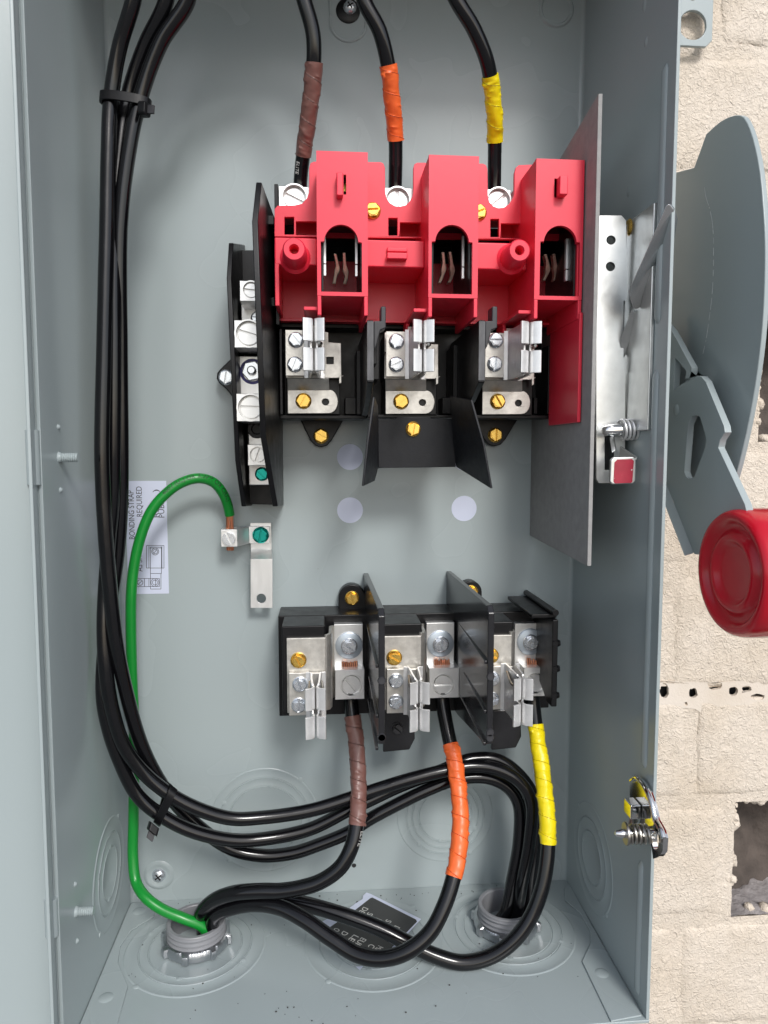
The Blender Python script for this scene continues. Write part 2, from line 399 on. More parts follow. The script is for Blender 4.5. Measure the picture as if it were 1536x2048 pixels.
for (xa, xb, zb, zt) in cells:
    lm = MB(); k = 0
    for t in range(46):
        side = t % 3
        if side == 0: px_, pz_ = xa-1+random.random()*2.5, zb+random.random()*(zt-zb)
        elif side == 1: px_, pz_ = xa+random.random()*(xb-xa), zt+random.random()*1.5
        else: px_, pz_ = xa+random.random()*(xb-xa), zb-1+random.random()*2
        r0 = 1.6+random.random()*2.6; c0 = Vector((px_, 12.5+random.random()*4, pz_)); vs_ = []; fs = []
        for i in range(5):
            for j in range(8):
                th_, ph_ = math.pi*(i+.5)/5, TAU*j/8; d_ = Vector((math.sin(th_)*math.cos(ph_), math.cos(th_), math.sin(th_)*math.sin(ph_)))
                vs_.append(c0+d_*r0*(1+.45*noise.noise(d_*1.7+c0)))
        for i in range(4):
            for j in range(8): a = i*8+j; b2 = i*8+(j+1) % 8; fs.append([a, b2, b2+8, a+8])
        fs += [list(range(8)), list(range(32, 40))]; lm.add(vs_, fs)
    lo_ = lm.build('broken_edge', M['brick'], wall, 0, smooth=70); lo_['kind'] = 'stuff'
mort = MB(); sheet(232, 460, zrow[-1], zrow[0], 2.4); sheet(-420, 232, zrow[-1], zrow[0], 20); sheet(460, 640, zrow[-1], zrow[0], 6)
mo = mort.build('mortar', M['brick'], wall, 0, smooth=60); mo['kind'] = 'stuff'
back = MB(); back.box(-430, 650, 100, 110, zrow[-1]-10, zrow[0]+10); back.build('wall_core', M['void'], wall, 0)
# smooth filler strip with dark voids in the joint
fy0, fy1 = 1366, 1416
out = [(1290, 1366), (1330, 1362), (1380, 1367), (1420, 1366), (1480, 1362), (1600, 1366), (1600, 1412), (1500, 1420), (1440, 1432), (1405, 1428), (1390, 1418), (1360, 1416), (1330, 1410), (1290, 1410)]
def blob(cx, cy, rx, ry, k, n=14):
    return [(cx+rx*math.cos(TAU*i/n)*(1+.28*noise.noise(Vector((k, math.cos(TAU*i/n)*1.5, math.sin(TAU*i/n)*1.5)))), cy+ry*math.sin(TAU*i/n)*(1+.35*noise.noise(Vector((k+7, math.cos(TAU*i/n)*1.5, math.sin(TAU*i/n)*1.5))))) for i in range(n)]
hl = [blob(1329, 1382, 9, 14, 1), blob(1386, 1386, 9, 11, 2), blob(1430, 1371, 15, 9, 3), blob(1467, 1382, 9, 10, 4), blob(1494, 1378, 10, 6, 5), blob(1516, 1394, 14, 6, 6), blob(1372, 1408, 3.5, 4, 7)]
fl = MB(); fl.ext(out, WALLH-.6, WALLH-3.0, hl); fl.build('joint_filler', M['caulk'], wall, .4)
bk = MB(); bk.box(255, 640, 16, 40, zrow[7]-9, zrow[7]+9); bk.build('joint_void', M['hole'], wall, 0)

# ================================================================== ENCLOSURE
enc = root('switch_enclosure', 'open grey enamelled steel enclosure holding all the wiring', 'electrical box', (W/2, 0, 0))
T = 1.6
b = MB(); b.box(-T, W+T, 0, T, -T, H); b.build('back_panel', M['paint'], enc, .2)
b = MB(); b.box(W, W+T, -D, -.01, 0, H); rw = b.build('side_wall', M['wallpaint'], enc, .3)
b = MB(); b.box(-T, 0, -D, -.01, 0, H); lw = b.build('side_wall', M['wallpaint'], enc, .3)
b = MB(); b.box(-T, W+T, -D-.4, -.02, -T, -.02); b.build('bottom_panel', M['paint'], enc, .4)
b = MB(); b.box(-T, W+T, -D-8, T, H+.01, H+T); b.box(-T, W+T, -D-9.5, -D-8, H-14, H+T); b.build('top_panel', M['wallpaint'], enc, .3)
# corner fillets along the back edges (bent sheet)
for x, s_ in ((0, 1), (W, -1)):
    b = MB(); pts = [(x, 0, .2)]+[(x+s_*(2.2-2.2*math.sin(a)), -(2.2-2.2*math.cos(a)), .2) for a in [i*math.pi/2/6 for i in range(7)]]
    b.prism(pts, (0, 0, H-1)); b.build('bend_fillet', M['wallpaint'], enc, 0, smooth=50)
# overlapping weld tabs on the floor
rt = [(1138, 1766), (1284, 2030), (1222, 2042), (1164, 1922), (1181, 1885), (1180, 1862), (1160, 1825), (1130, 1800), (1128, 1775)]
b = MB(); b.prism([PZ(x, y, .9) for x, y in rt], (0, 0, -.85)); b.build('weld_tab', M['paint'], enc, .4)
ltb = [(262, 1806), (140, 2094), (226, 2078), (256, 1972), (236, 1925), (240, 1893), (262, 1860), (308, 1832), (310, 1804)]
b = MB(); b.prism([PZ(x, y, .9) for x, y in ltb], (0, 0, -.85)); b.build('weld_tab', M['paint'], enc, .4)
for q in ((212, 1995), (1204, 1946), (1178, 1788), (278, 1822)):
    c = PZ(*q, .9); b = MB(); b.lathe(c, (0, 0, 1), [(0, .55), (2, .5), (3, .25), (3.6, 0)], 24); b.build('spot_weld', M['paint'], enc, 0)
# pressed beads on the right wall
for z1, z0 in ((427, 318), (298, 116), (71, 5)):
    b = MB(); n = 10; pr = [(W, -101+2.4*math.cos(math.pi*i/n), 0) for i in range(n+1)]
    vs_ = []; fs = []
    zz = [z1, z1-2.5]+[z1-2.5-(z1-z0-5)*i/6 for i in range(1, 6)]+[z0+2.5, z0]
    for j, z in enumerate(zz):
        k = 0 if j in (0, len(zz)-1) else 1
        for i in range(n+1): vs_.append((W-1.3*k*math.sin(math.pi*i/n), -101+2.3*math.cos(math.pi*i/n)*(1 if k else .5), z))
    for j in range(len(zz)-1):
        for i in range(n): a = j*(n+1)+i; fs.append([a, a+1, a+n+2, a+n+1])
    b.add(vs_, fs); b.build('pressed_bead', M['wallpaint'], enc, 0, smooth=70)
# embossed knock-outs
def knockout(c, ax, rs, parent=enc, m='paint'):
    pr = [(0, .3)]
    for r in rs[:-1]: pr += [(r-.75, .3), (r-.45, .42), (r-.2, -.05), (r+.2, -.05), (r+.45, .42), (r+.75, .3)]
    pr += [(rs[-1]-.8, .3), (rs[-1]-.4, .42), (rs[-1]+.15, -.05)]
    b = MB(); b.lathe(c, ax, pr, 72); o = b.build('knockout', M[m], parent, 0, smooth=60)
    a0 = 0.6
    ax = Vector(ax); u = ax.orthogonal().normalized(); v = ax.cross(u)
    for i, r in enumerate(rs):
        for s_ in (0, math.pi):
            a = a0+i*1.3+s_; cc = Vector(c)+(u*math.cos(a)+v*math.sin(a))*r+ax*.35
            t_ = MB(); t_.lathe(cc, ax, [(0, .25), (.9, .2), (1.5, 0), (1.6, -.3)], 12); t_.build('bridge_tab', M[m], o, 0)
knockout((77.7, 0, 46.3), (0, -1, 0), (21, 26, 31.5)); knockout((184.7, 0, 44.6), (0, -1, 0), (16, 20, 23.5, 29))
knockout((44, -42, 0), (0, 0, 1), (24, 29, 36.5)); knockout((138.5, -46, 0), (0, 0, 1), (22, 29, 37)); knockout((212.5, -42, 0), (0, 0, 1), (24, 29, 36.5))
knockout((W, -41, 38), (-1, 0, 0), (14, 21, 29), m='wallpaint'); knockout((0, -40, 42), (1, 0, 0), (13, 20, 28), m='wallpaint')
# panel fixing screw in a dimple, lower left; slotted hanger hole with screw, top
c = P(318, 1750, 0)
b = MB(); b.lathe(c, (0, -1, 0), [(0, .2), (5, .2), (6.2, .9), (7.4, .9), (8.8, 0)], 40); b.build('fixing_dimple', M['paint'], enc, 0, smooth=60)
def phillips(c, r, m, name, parent):
    b = MB(); b.lathe(c, (0, -1, 0), [(0, r*.62), (r*.3, r*.6), (r*.6, r*.5), (r*.85, r*.3), (r, 0)], 28); o = b.build(name, m, parent, 0)
    x = MB()
    for a in (rad(35), rad(125)):
        d = Vector((math.cos(a), 0, math.sin(a))); e = Vector((-d.z, 0, d.x))
        x.prism([c+d*r*.5+e*r*.1+Vector((0, -r*.63, 0)), c+d*r*.5-e*r*.1+Vector((0, -r*.63, 0)), c-d*r*.5-e*r*.1+Vector((0, -r*.63, 0)), c-d*r*.5+e*r*.1+Vector((0, -r*.63, 0))], (0, r*.3, 0))
    x.build('drive_recess', M['hole'], o, 0); return o
phillips(c+Vector((0, -.2, 0)), 4.1, M['steel'], 'fixing_screw', enc)
c = P(696, 22, 0)
b = MB(); R0 = 9.8
oval = [Vector((c.x+R0*math.cos(a), 0, c.z-6+R0*math.sin(a))) for a in [TAU*i/24 for i in range(13, 24)]]+[Vector((c.x+R0*math.cos(a), 0, c.z+10+R0*math.sin(a))) for a in [TAU*i/24 for i in range(0, 13)]]
oval = catmull(oval+[oval[0]], 1.5); b.tube(oval, .75, 8, False); b.build('hanger_emboss', M['paint'], enc, 0)
b = MB(); b.lathe(c+Vector((0, 0, 0)), (0, -1, 0), [(0, .9), (5.6, .9), (6.4, .5), (6.6, 0)], 28); b.build('sealing_washer', M['black'], enc, 0)
phillips(c+Vector((1, -.9, 1.5)), 3.6, M['steel'], 'fixing_screw', enc)
c = P(1112, 18, 0); b = MB(); b.lathe(c, (0, -1, 0), [(0, .1), (7.8, .1), (8.4, .9), (9.4, .9), (10.2, -.05)], 40); b.build('knockout', M['paint'], enc, 0)
c = P(708, 1731, 0); b = MB(); b.lathe(c, (0, -1, 0), [(0, .06), (1.3, .06), (1.4, -.1)], 20); b.build('pilot_hole', M['hole'], enc, 0)
# weld marks on the right wall
for q, ln in (((1292, 84), 5), ((1257, 383), 6), ((1289, 8), 8)):
    c = PX(*q, W); b = MB(); b.lathe(c, (-1, 0, 0), [(0, .5), (1, .4), (1.9, 0)], 16); o = b.build('weld_mark', M['wallpaint'], enc, 0); o.scale = (1, 1, ln/4)
# threaded studs on the left wall, with two pips each
for (q, zc) in (((118, 915), 259.4), ((152, 1822), 54.5)):
    y = -91; st = MB()
    st.tube([(0+i*.3, y, zc) for i in range(28)], [2.5-.15*i if i < 3 else (1.75 if i % 3 else 2.1) for i in range(28)], 20); st.build('threaded_stud', M['wallpaint'], enc, 0, smooth=30)
    for dz in (13, -14):
        b = MB(); b.lathe((0, y, zc+dz), (1, 0, 0), [(0, 1.1), (.7, .8), (1.3, 0)], 14); b.build('pip', M['wallpaint'], enc, 0)
# mounting ear
a, b_ = P(1310, -90, -2), P(1424, 94, -2)
hc = P(1386, 50, -2); n = 28
ear = [(a.x, 2, a.z), (b_.x, 2, a.z), (b_.x, 2, b_.z+3.5), (b_.x-3.5, 2, b_.z), (a.x, 2, b_.z)]
hole = [(hc.x+8*math.cos(TAU*i/n), 2, hc.z+8*math.sin(TAU*i/n)) for i in range(n)]
hole2 = [(P(1386, -22, -2).x+4*math.cos(TAU*i/n), 2, P(1386, -22, -2).z+6*math.sin(TAU*i/n)) for i in range(n)]
b = MB(); b.prism(ear, (0, 2.2, 0), [hole, hole2]); b.build('mounting_ear', M['wallpaint'], enc, .4)
# door swung open to the left: lip, panel, hinge knuckles
door = MB(); th = rad(166); dx, dy = math.cos(th), -math.sin(th)
x0, y0 = -T-.3, -D-.3
nx_, ny_ = -dy, dx
def dp(s_, o_, z): return Vector((x0+dx*s_+nx_*o_*-1, y0+dy*s_+ny_*o_*-1, z))
zt, zb = H+8, -10
def dbox(B, s0, s1, o0, o1, za, zb_):
    q = [dp(s0, o0, za), dp(s1, o0, za), dp(s1, o1, za), dp(s0, o1, za)]; B.prism(q, (0, 0, zb_-za))
sgn = 1 if dp(0, 1, 0).y < y0 else -1
dbox(door, 0, 282, 0, -1.6*sgn, zb, zt); dr = door.build('door', M['wallpaint'], enc, .5)
for nm, s0, s1, za, zc in (('door_lip', 0, 1.4, zb, zt), ('door_lip', 280.6, 282, zb, zt), ('door_lip', 1.5, 280.5, zb, zb+1.5), ('door_lip', 1.5, 280.5, zt-1.5, zt)):
    B = MB(); dbox(B, s0, s1, .02*sgn, 14*sgn, za, zc); B.build(nm, M['wallpaint'], dr, .4)
for q0, q1 in ((860, 970), (1795, 1870)):
    za, zc = P(70, q0, D).z, P(70, q1, D).z
    B = MB(); B.tube([(-2.8, -D-1.2, za), (-2.8, -D-1.2, (za+zc)/2), (-2.8, -D-1.2, zc)], 2.6, 18); B.build('hinge_knuckle', M['wallpaint'], enc, .3)
B = MB(); B.box(-T-2.6, -T-.06, -D+.5, -D+6, zb+2, zt-12); B.build('hinge_leaf', M['wallpaint'], enc, .3)
# round white stickers
for q in ((700, 914), (700, 1020.5), (928, 1017), (930, 916)):
    c = P(*q, .02); b = MB(); b.lathe(c, (0, -1, 0), [(0, .14), (7.35, .14), (7.4, 0)], 48); b.build('round_sticker', M['paper'], enc, 0)

# ---- flat lettering
def text_mesh(txt, size):
    cu = bpy.data.curves.new('t', 'FONT'); cu.body = txt; cu.size = 1; cu.resolution_u = 3; o = bpy.data.objects.new('t', cu); col.objects.link(o)
    dg = bpy.context.evaluated_depsgraph_get(); me = bpy.data.meshes.new_from_object(o.evaluated_get(dg))
    vs_ = [v.co.copy() for v in me.vertices]; fs = [list(p.vertices) for p in me.polygons]
    bpy.data.objects.remove(o); bpy.data.curves.remove(cu); bpy.data.meshes.remove(me)
    return [(v.x*size, v.y*size) for v in vs_], fs
def flat_text(txt, o, right, up, size, name, m, parent, off=(0, 0, 0), fit=None):
    vs_, fs = text_mesh(txt, size); right = Vector(right).normalized(); up = Vector(up).normalized()
    k = fit/max(x for x, y in vs_) if fit else 1
    b = MB(); b.add([Vector(o)+right*x*k+up*y+Vector(off) for x, y in vs_], fs); return b.build(name, m, parent, 0)
# instruction sticker behind the green wire
a, c = P(250, 962, .02), P(338, 1187, .02)
b = MB(); b.box(a.x, c.x, -.14, -.02, c.z, a.z); st = b.build('instruction_sticker', M['paper'], enc, 0)
st['label'] = 'white printed bonding strap sticker behind the green wire'
up_, rt_ = (-1, 0, 0), (0, 0, 1); off = (0, -.13, 0)
def vtext(t, px, y0, y1, size): 
    p0, p1 = P(px, y0, .02), P(px, y1, .02); flat_text(t, p0, rt_, up_, size, 'printed_line', M['ink'], st, off, fit=p1.z-p0.z)
vtext('BONDING STRAP', 270, 1079, 981, 4.5); vtext('AS SHOWN', 285, 1143, 1078, 4.5); vtext('REQUIRED', 285, 1034, 973, 4.5)
vtext('REV', 318, 1036, 1004, 4.5); vtext(')', 317, 985, 979, 4.5); vtext('PUB52', 329, 1036, 994, 4.5)
def line(b, x0, y0, x1, y1, wd=.28):
    p, q = P(x0, y0, .02), P(x1, y1, .02); d = (q-p).normalized(); e = Vector((-d.z, 0, d.x))*wd/2
    b.add([p+e+Vector(off), q+e+Vector(off), q-e+Vector(off), p-e+Vector(off)], [(0, 1, 2, 3)])
b = MB()
def lrect(x0, y0, x1, y1):
    for q in ((x0, y0, x1, y0), (x1, y0, x1, y1), (x1, y1, x0, y1), (x0, y1, x0, y0)): line(b, *q)
lrect(301, 1094, 323, 1147); lrect(293, 1091, 328, 1136); line(b, 298, 1092, 298, 1136); line(b, 324, 1092, 324, 1136); line(b, 299, 1096, 323, 1096)
lrect(301, 1147, 322, 1178); lrect(274, 1157, 319, 1173); line(b, 289, 1157, 289, 1173); line(b, 298, 1157, 298, 1173)
for (cx, cy, rr) in ((310.5, 1103, 7), (310.5, 1103, 4.6), (310, 1165, 8), (310, 1165, 5), (280.5, 1165, 5.5)):
    k = circ(cx, cy, rr, 18)
    for i in range(18): line(b, *k[i], *k[(i+1) % 18], wd=.3)
line(b, 307, 1107, 314, 1099); line(b, 311, 1158, 311, 1172); line(b, 277, 1168, 284, 1162)
b.build('printed_diagram', M['ink'], st, 0)

# ================================================================== SWITCH BLOCK (line side)
sw = root('fused_switch_block', 'red covered three pole switch block with black base, upper centre of the enclosure', 'switch', P(840, 640, 0))
HT, HP, HB, HL = 80., 54., 67., 33.
cov = MB()
# base plate with wire notches
outl = [(549, 473), (549, 418), (555, 411), (590, 410.5), (604, 407), (614, 396), (618, 384), (618.5, 335), (621, 326), (628, 323), (700, 323.5), (762, 324), (767, 327), (770, 335), (770.5, 384), (773, 396), (780, 406), (790, 412), (800, 413), (812, 410), (820, 402), (825, 392), (826.5, 384), (827, 335), (829, 328), (835, 325), (900, 326), (966, 327), (972, 330), (975, 338), (976, 392), (979, 404), (987, 412.5), (997, 416), (1008, 415), (1018, 408), (1026, 396), (1028.5, 387), (1029, 346), (1032, 335), (1038, 330), (1060, 329), (1123, 330), (1120, 480)]
def rc(x0, y0, x1, y1): return [(x0, y0), (x1, y0), (x1, y1), (x0, y1)]
cov.ext(outl, HP, HP-2.4, [rc(569, 434, 588, 469), rc(592, 443, 633, 470), rc(777, 436, 795, 471), rc(800, 445, 855, 473), rc(981, 438, 998, 474), rc(1002, 447, 1060, 476)])
cover = cov.build('red_cover', M['red'], sw, .5, seg=3)
for q in (rc(590, 441, 636, 472), rc(798, 443, 858, 474), rc(1000, 445, 1064, 478)):
    pk = MB(); pk.rect(q[0][0], q[0][1], q[2][0], q[2][1], 38, 36.5); pk.build('pocket_floor', M['red'], cover, .2)
# bins: back wall, lip
zlip = P(560, 645, HL).z; zbin = P(560, 520, HL).z
xl, xr = P(549, 500, HB).x, 232.8
b = MB(); b.box(xl, xr, -HL, -HL+2, zlip, zbin); b.build('bin_back', M['red'], cover, .3)
b = MB(); b.box(xl+.1, xr-.1, -HL-4, -HL-.05, zlip, zlip+1.6); b.build('bin_lip', M['red'], cover, .4)
b = MB(); b.box(xl-.02, xl+2, -HB+.1, -HL-.02, zlip+1.7, P(549, 476, HB).z-2.6); b.build('end_wall', M['red'], cover, .4)
towers = [P(632.5, 300, HT).x, P(858, 304, HT).x, P(1073, 308, HT).x]; TW = 22.8
ztop = P(632, 301, HT).z; zb_t = P(640, 630, HT).z; zbar0, zbar1 = P(690, 592, HT).z, P(690, 584, HT).z
wins = [(642, 724, 448), (863, 944, 448.5), (1079, 1158, 450)]
for k, x0_ in enumerate(towers):
    x1_ = x0_+TW if k < 2 else 233.0
    wl, wr, wt = wins[k]
    p0, p1 = P(wl, 584, HT), P(wr, 584, HT); zt_ = P(wl, wt, HT).z; zs = P(wl, 483, HT).z; za_ = P(wl, 472, HT).z
    cx = (p0.x+p1.x)/2; rr = (p1.x-p0.x)/2-1.6; zc_ = zt_-rr
    win = [(p0.x, -HT, zbar1), (p0.x, -HT, zs), (cx-rr, -HT, zs+.2)]+[(cx-rr*math.cos(math.pi*i/16), -HT, zc_+rr*math.sin(math.pi*i/16)) for i in range(17)]+[(cx+rr, -HT, zs+.2), (p1.x, -HT, zs), (p1.x, -HT, zbar1)]
    face = [(x0_, -HT, zbar0), (x0_, -HT, ztop), (x1_, -HT, ztop), (x1_, -HT, zbar0)]
    holes = [win]
    if k == 0:
        u0, u1 = P(687, 349, HT), P(692.5, 389, HT); holes.append([(u0.x, -HT, u0.z), (u1.x, -HT, u0.z), (u1.x, -HT, u1.z), (u0.x, -HT, u1.z)])
    if k == 2:
        u0, u1 = P(1109, 357, HT), P(1118, 395, HT); holes.append([(u0.x, -HT, u0.z), (u1.x, -HT, u0.z), (u1.x, -HT, u1.z), (u0.x, -HT, u1.z)])
    tw = MB(); tw.prism(face, (0, 2.2, 0), holes)
    tower = tw.build('tower', M['red'], cover, .45, seg=3)
    s_ = MB(); s_.box(x0_, x0_+1.8, -HT+2.18, -HL-.05, zb_t, ztop); s_.build('tower_side', M['red'], tower, .35)
    s_ = MB(); s_.box(x1_-1.8, x1_, -HT+2.18, -HL-.05, zb_t, ztop); s_.build('tower_side', M['red'], tower, .35)
    s_ = MB(); s_.box(x0_, x0_+1.8, -HT, -HT+2.17, zb_t, zbar0-.02); s_.box(x1_-1.8, x1_, -HT, -HT+2.17, zb_t, zbar0-.02); s_.build('tower_leg', M['red'], tower, .35)
    s_ = MB(); s_.box(x0_+1.85, x1_-1.85, -HT+2.2, -HP-.05, ztop-2, ztop-.03); s_.build('tower_top', M['red'], tower, .3)
    s_ = MB(); s_.box(x0_+1.85, x1_-1.85, -HT+2.25, -HL-.1, zbar0, zbar1-.05); s_.build('cross_bar', M['red'], tower, .3)
    # ledge beside the tower foot
    lx = x0_-6.2; zl = P(620, 613, HT-4).z
    s_ = MB(); s_.box(lx, x0_-.03, -HT+4, -HL-.1, zl-1.6, zl); s_.box(lx, lx+1.6, -HL-14, -HL-.12, zb_t-2, zl-1.62); s_.build('ledge', M['red'], tower, .3)
    # inside of the window: arc chute plates and contact jaws
    s_ = MB(); s_.box(x0_+2, x0_+2.8, -HT+4, -14, zbar1+.1, zt_+6); s_.box(x1_-2.8, x1_-2, -HT+4, -14, zbar1+.1, zt_+6); s_.box(x0_+2, x1_-2, -14, -12, zbar0, zt_+6); s_.box(x0_+2.9, x1_-2.9, -HT+3, -15, zt_+4, zt_+6); s_.box(x0_+2.9, x1_-2.9, -44, -15, zbar1, zbar1+1)
    s_.box(x0_+2.9, x1_-2.9, -66, -45, zbar1+.1, zbar1+1.1); s_.build('arc_chamber', M['black'], sw, 0)
    for sx in (-1, 1):
        g = MB(); xx = cx+sx*(rr-.3)
        g.box(xx-.55, xx+.55, -68, -65.5, P(690, 532, 64).z, P(690, 470, 64).z); g.box(xx-.55, xx+.55, -68, -65.5, P(690, 556, 64).z, P(690, 534, 64).z)
        g.build('arc_plate', M['spring'], sw, .1)
    jx = [(668, 676), (884, 893), (1101, 1110)][k]
    jl = [((670, 507), (675, 535), (671, 552), (668, 568)), ((688, 505), (690, 535), (693, 552), (689, 568))] if k == 0 else ([((886, 504), (888, 530), (886, 548), (879, 566)), ((900, 503), (904, 530), (905, 548), (898, 566))] if k == 1 else [((1091, 508), (1096, 530), (1095, 545), (1088, 561)), ((1108, 507), (1111, 530), (1112, 550), (1109, 561))])
    for ch in jl:
        g = MB(); pts = catmull([P(x, y, 56-(y-500)*.12) for x, y in ch], 1.0)
        for i in range(len(pts)-1):
            pass
        vs_ = []; fs = []
        for i, p in enumerate(pts):
            t_ = i/(len(pts)-1); wd = .8+.55*math.exp(-((t_-.55)/.12)**2)
            for (ax_, ay_) in ((-wd, 0), (wd, 0), (wd, 4), (-wd, 4)): vs_.append((p.x+ax_, p.y+ay_, p.z))
        for i in range(len(pts)-1):
            for q in range(4): a = i*4+q; c2 = i*4+(q+1) % 4; fs.append([a, c2, c2+4, a+4])
        fs += [[0, 1, 2, 3], [len(vs_)-4+i for i in range(4)]]
        g.add(vs_, fs); g.build('contact_jaw', M['jaw'], sw, .3)
# band segments between the towers
zb0, zb1 = P(590, 530, HB).z, P(590, 475, HB).z
segs = [(xl, towers[0]-.05), (towers[0]+TW+.05, towers[1]-.05), (towers[1]+TW+.05, towers[2]-.05)]
for x0_, x1_ in segs:
    s_ = MB(); s_.box(x0_, x1_, -HB, -HB+2.4, zb0, zb1); bd = s_.build('band', M['red'], cover, .7, seg=3)
    s_ = MB(); s_.box(x0_+.02, x1_-.02, -HB+2.42, -HL-.05, zb0, zb0+2); s_.build('band_shelf', M['red'], bd, .2)
    s_ = MB(); s_.box(x0_+.02, x1_-.02, -HB+2.42, -HP+.6, zb1-2.2, zb1-.1); s_.build('band_top', M['red'], bd, .4)
# right skirt
s_ = MB(); zs0, zs1 = P(1165, 845, HT).z, P(1165, 626, HT).z
s_.box(231.6, 233.3, -HT-1.5, -38, zs0, zs1); s_.build('side_skirt', M['red'], cover, .4)
# bosses and tabs
for q in ((588, 498), (1039.5, 500.5)):
    c = P(*q, 82); c.y = -HB+.1; b = MB(); b.lathe(c, (0, -1, 0), [(1.9, 6), (1.95, 14.4), (2.3, 15), (4.5, 15), (5.1, 14.2), (5.7, 1.2), (7.2, 0)], 40); b.lathe(c, (0, -1, 0), [(0, 6), (1.9, 6)], 40); b.build('boss', M['red'], cover, 0)
b = MB(); b.rect(673, 344, 686.5, 391, HT+5, HT+.03); b.build('tab', M['red'], cover, .5)
b = MB(); b.rect(1120, 350, 1136, 389, HT+5, HT+.03); b.build('tab', M['red'], cover, .5)
b = MB(); b.rect(774, 494, 815, 504, HB+2.2, HB+.03); b.rect(774, 504.1, 815, 518, HB+4.6, HB+.03); b.build('tab', M['red'], cover, .5)
screw(SC_BRASS, 745, 422, HP, sw, -5, 1.08); screw(SC_BRASS, 957, 425.5, HP, sw, -20, 1.08)
b = MB(); b.lathe(P(690, 372, 70), (0, -1, 0), [(0, 1.5), (3, 1.5), (3.7, 0)], 20); b.build('screw_head', M['brass'], sw, .1)

# line lugs
def lug(px0, py0, px1, py1, h1, h2, spx, spy, R, parent, ang, setm, m='alu', setscale=1.0, recess=1.8):
    a, c = P(px0, py0, h1), P(px1, py1, h1); s0 = P(spx, spy, h1)
    n = 40; aa = sorted([TAU*i/n for i in range(n)]+[math.atan2(z-s0.z, x-s0.x) % TAU for x in (a.x, c.x) for z in (a.z, c.z)])
    def sq(t):                         # where the direction t leaves the rectangle
        dx_, dz_ = math.cos(t), math.sin(t); k_ = []
        if abs(dx_) > 1e-9: k_.append(((c.x if dx_ > 0 else a.x)-s0.x)/dx_)
        if abs(dz_) > 1e-9: k_.append(((a.z if dz_ > 0 else c.z)-s0.z)/dz_)
        return min(k_)
    vs_ = []; m_ = len(aa); fs = []
    for t in aa:
        cs, sn = math.cos(t), math.sin(t); ro = max(R+.3, sq(t))
        for rr_, yy in ((ro, -h2), (ro, -h1+.3), (ro-.3, -h1), (R, -h1), (R, -h1+recess+2), (.01, -h1+recess+2)): vs_.append((s0.x+cs*rr_, yy, s0.z+sn*rr_))
    for i_ in range(m_):
        for j_ in range(5): p_, q_ = i_*6+j_, (i_+1) % m_*6+j_; fs.append([p_, q_, q_+1, p_+1])
    fs.append([i_*6 for i_ in range(m_)])
    b = MB(); b.add(vs_, fs)
    o = b.build('lug', M[m], parent, 0, smooth=30)
    p = place(setm, 'set_screw', (s0.x, -h1+recess+1.7, s0.z), o, (0, rad(ang), 0), setscale); addbevel(p, .15)
    rg = MB(); rg.lathe((s0.x, -h1, s0.z), (0, -1, 0), [(R+.05, -.3), (R+.05, .12), (R+.7, .12), (R+.75, -.1)], 36); rg.build('thread_rim', M[m], o, 0)
    return o
lug(557, 372, 626, 426, 50, 30, 588.5, 394, 5.7, sw, 25, SET_BIG, setscale=.93); lug(768, 375, 826, 429, 50, 30, 795.5, 399, 5.7, sw, 88, SET_BIG, setscale=.93); lug(968, 378, 1021, 432, 50, 30, 997.5, 400, 5.7, sw, -40, SET_BIG, setscale=.93)
# black base under the cover
b = MB(); b.box(P(556, 400, 30).x, 230, -29.5, -.2, P(600, 655, 30).z, P(600, 445, 30).z); b.build('base', M['black'], sw, .5)
b = MB(); b.box(P(549, 400, 48).x, P(549, 400, 48).x+1.8, -49, -.2, P(549, 650, 48).z, P(549, 369, 48).z); b.build('base_end', M['black'], sw, .3)
# fuse clip bay
b = MB(); b.rect(563, 650, 1108, 836, 16, .2); base2 = b.build('fuse_base', M['black'], sw, .5)
zr0, zr1 = P(600, 838, 36).z, P(600, 830, 36).z
def bay(x0, y0, x1, y1, h1, h2=16.1):
    b = MB(); b.rect(x0, y0, x1, y1, h1, h2); b.build('bay_wall', M['black'], base2, .35)
bay(560, 830, 730, 838, 36); bay(735, 829, 1104, 837, 36); bay(558, 657, 566, 829, 40); bay(713, 700, 722, 829, 38); bay(907, 690, 915, 828, 38); bay(1097, 690, 1105, 828, 38)
bay(690, 795, 712, 829, 30); bay(885, 795, 906, 828, 30); bay(1068, 795, 1075, 828, 30)
for k, cxp in enumerate((642, 990)):
    cy = 872 if k == 0 else 870
    b = MB(); b.ext([(cxp-42, 838), (cxp+46, 838), (cxp+22, cy+8), (cxp+12, cy+19), (cxp, cy+23), (cxp-12, cy+19), (cxp-22, cy+8)], 6, .2); b.build('mounting_foot', M['black'], base2, .6)
    screw(SC_BRASS, cxp, cy, 6, sw, (28, 92)[k], 1.15)
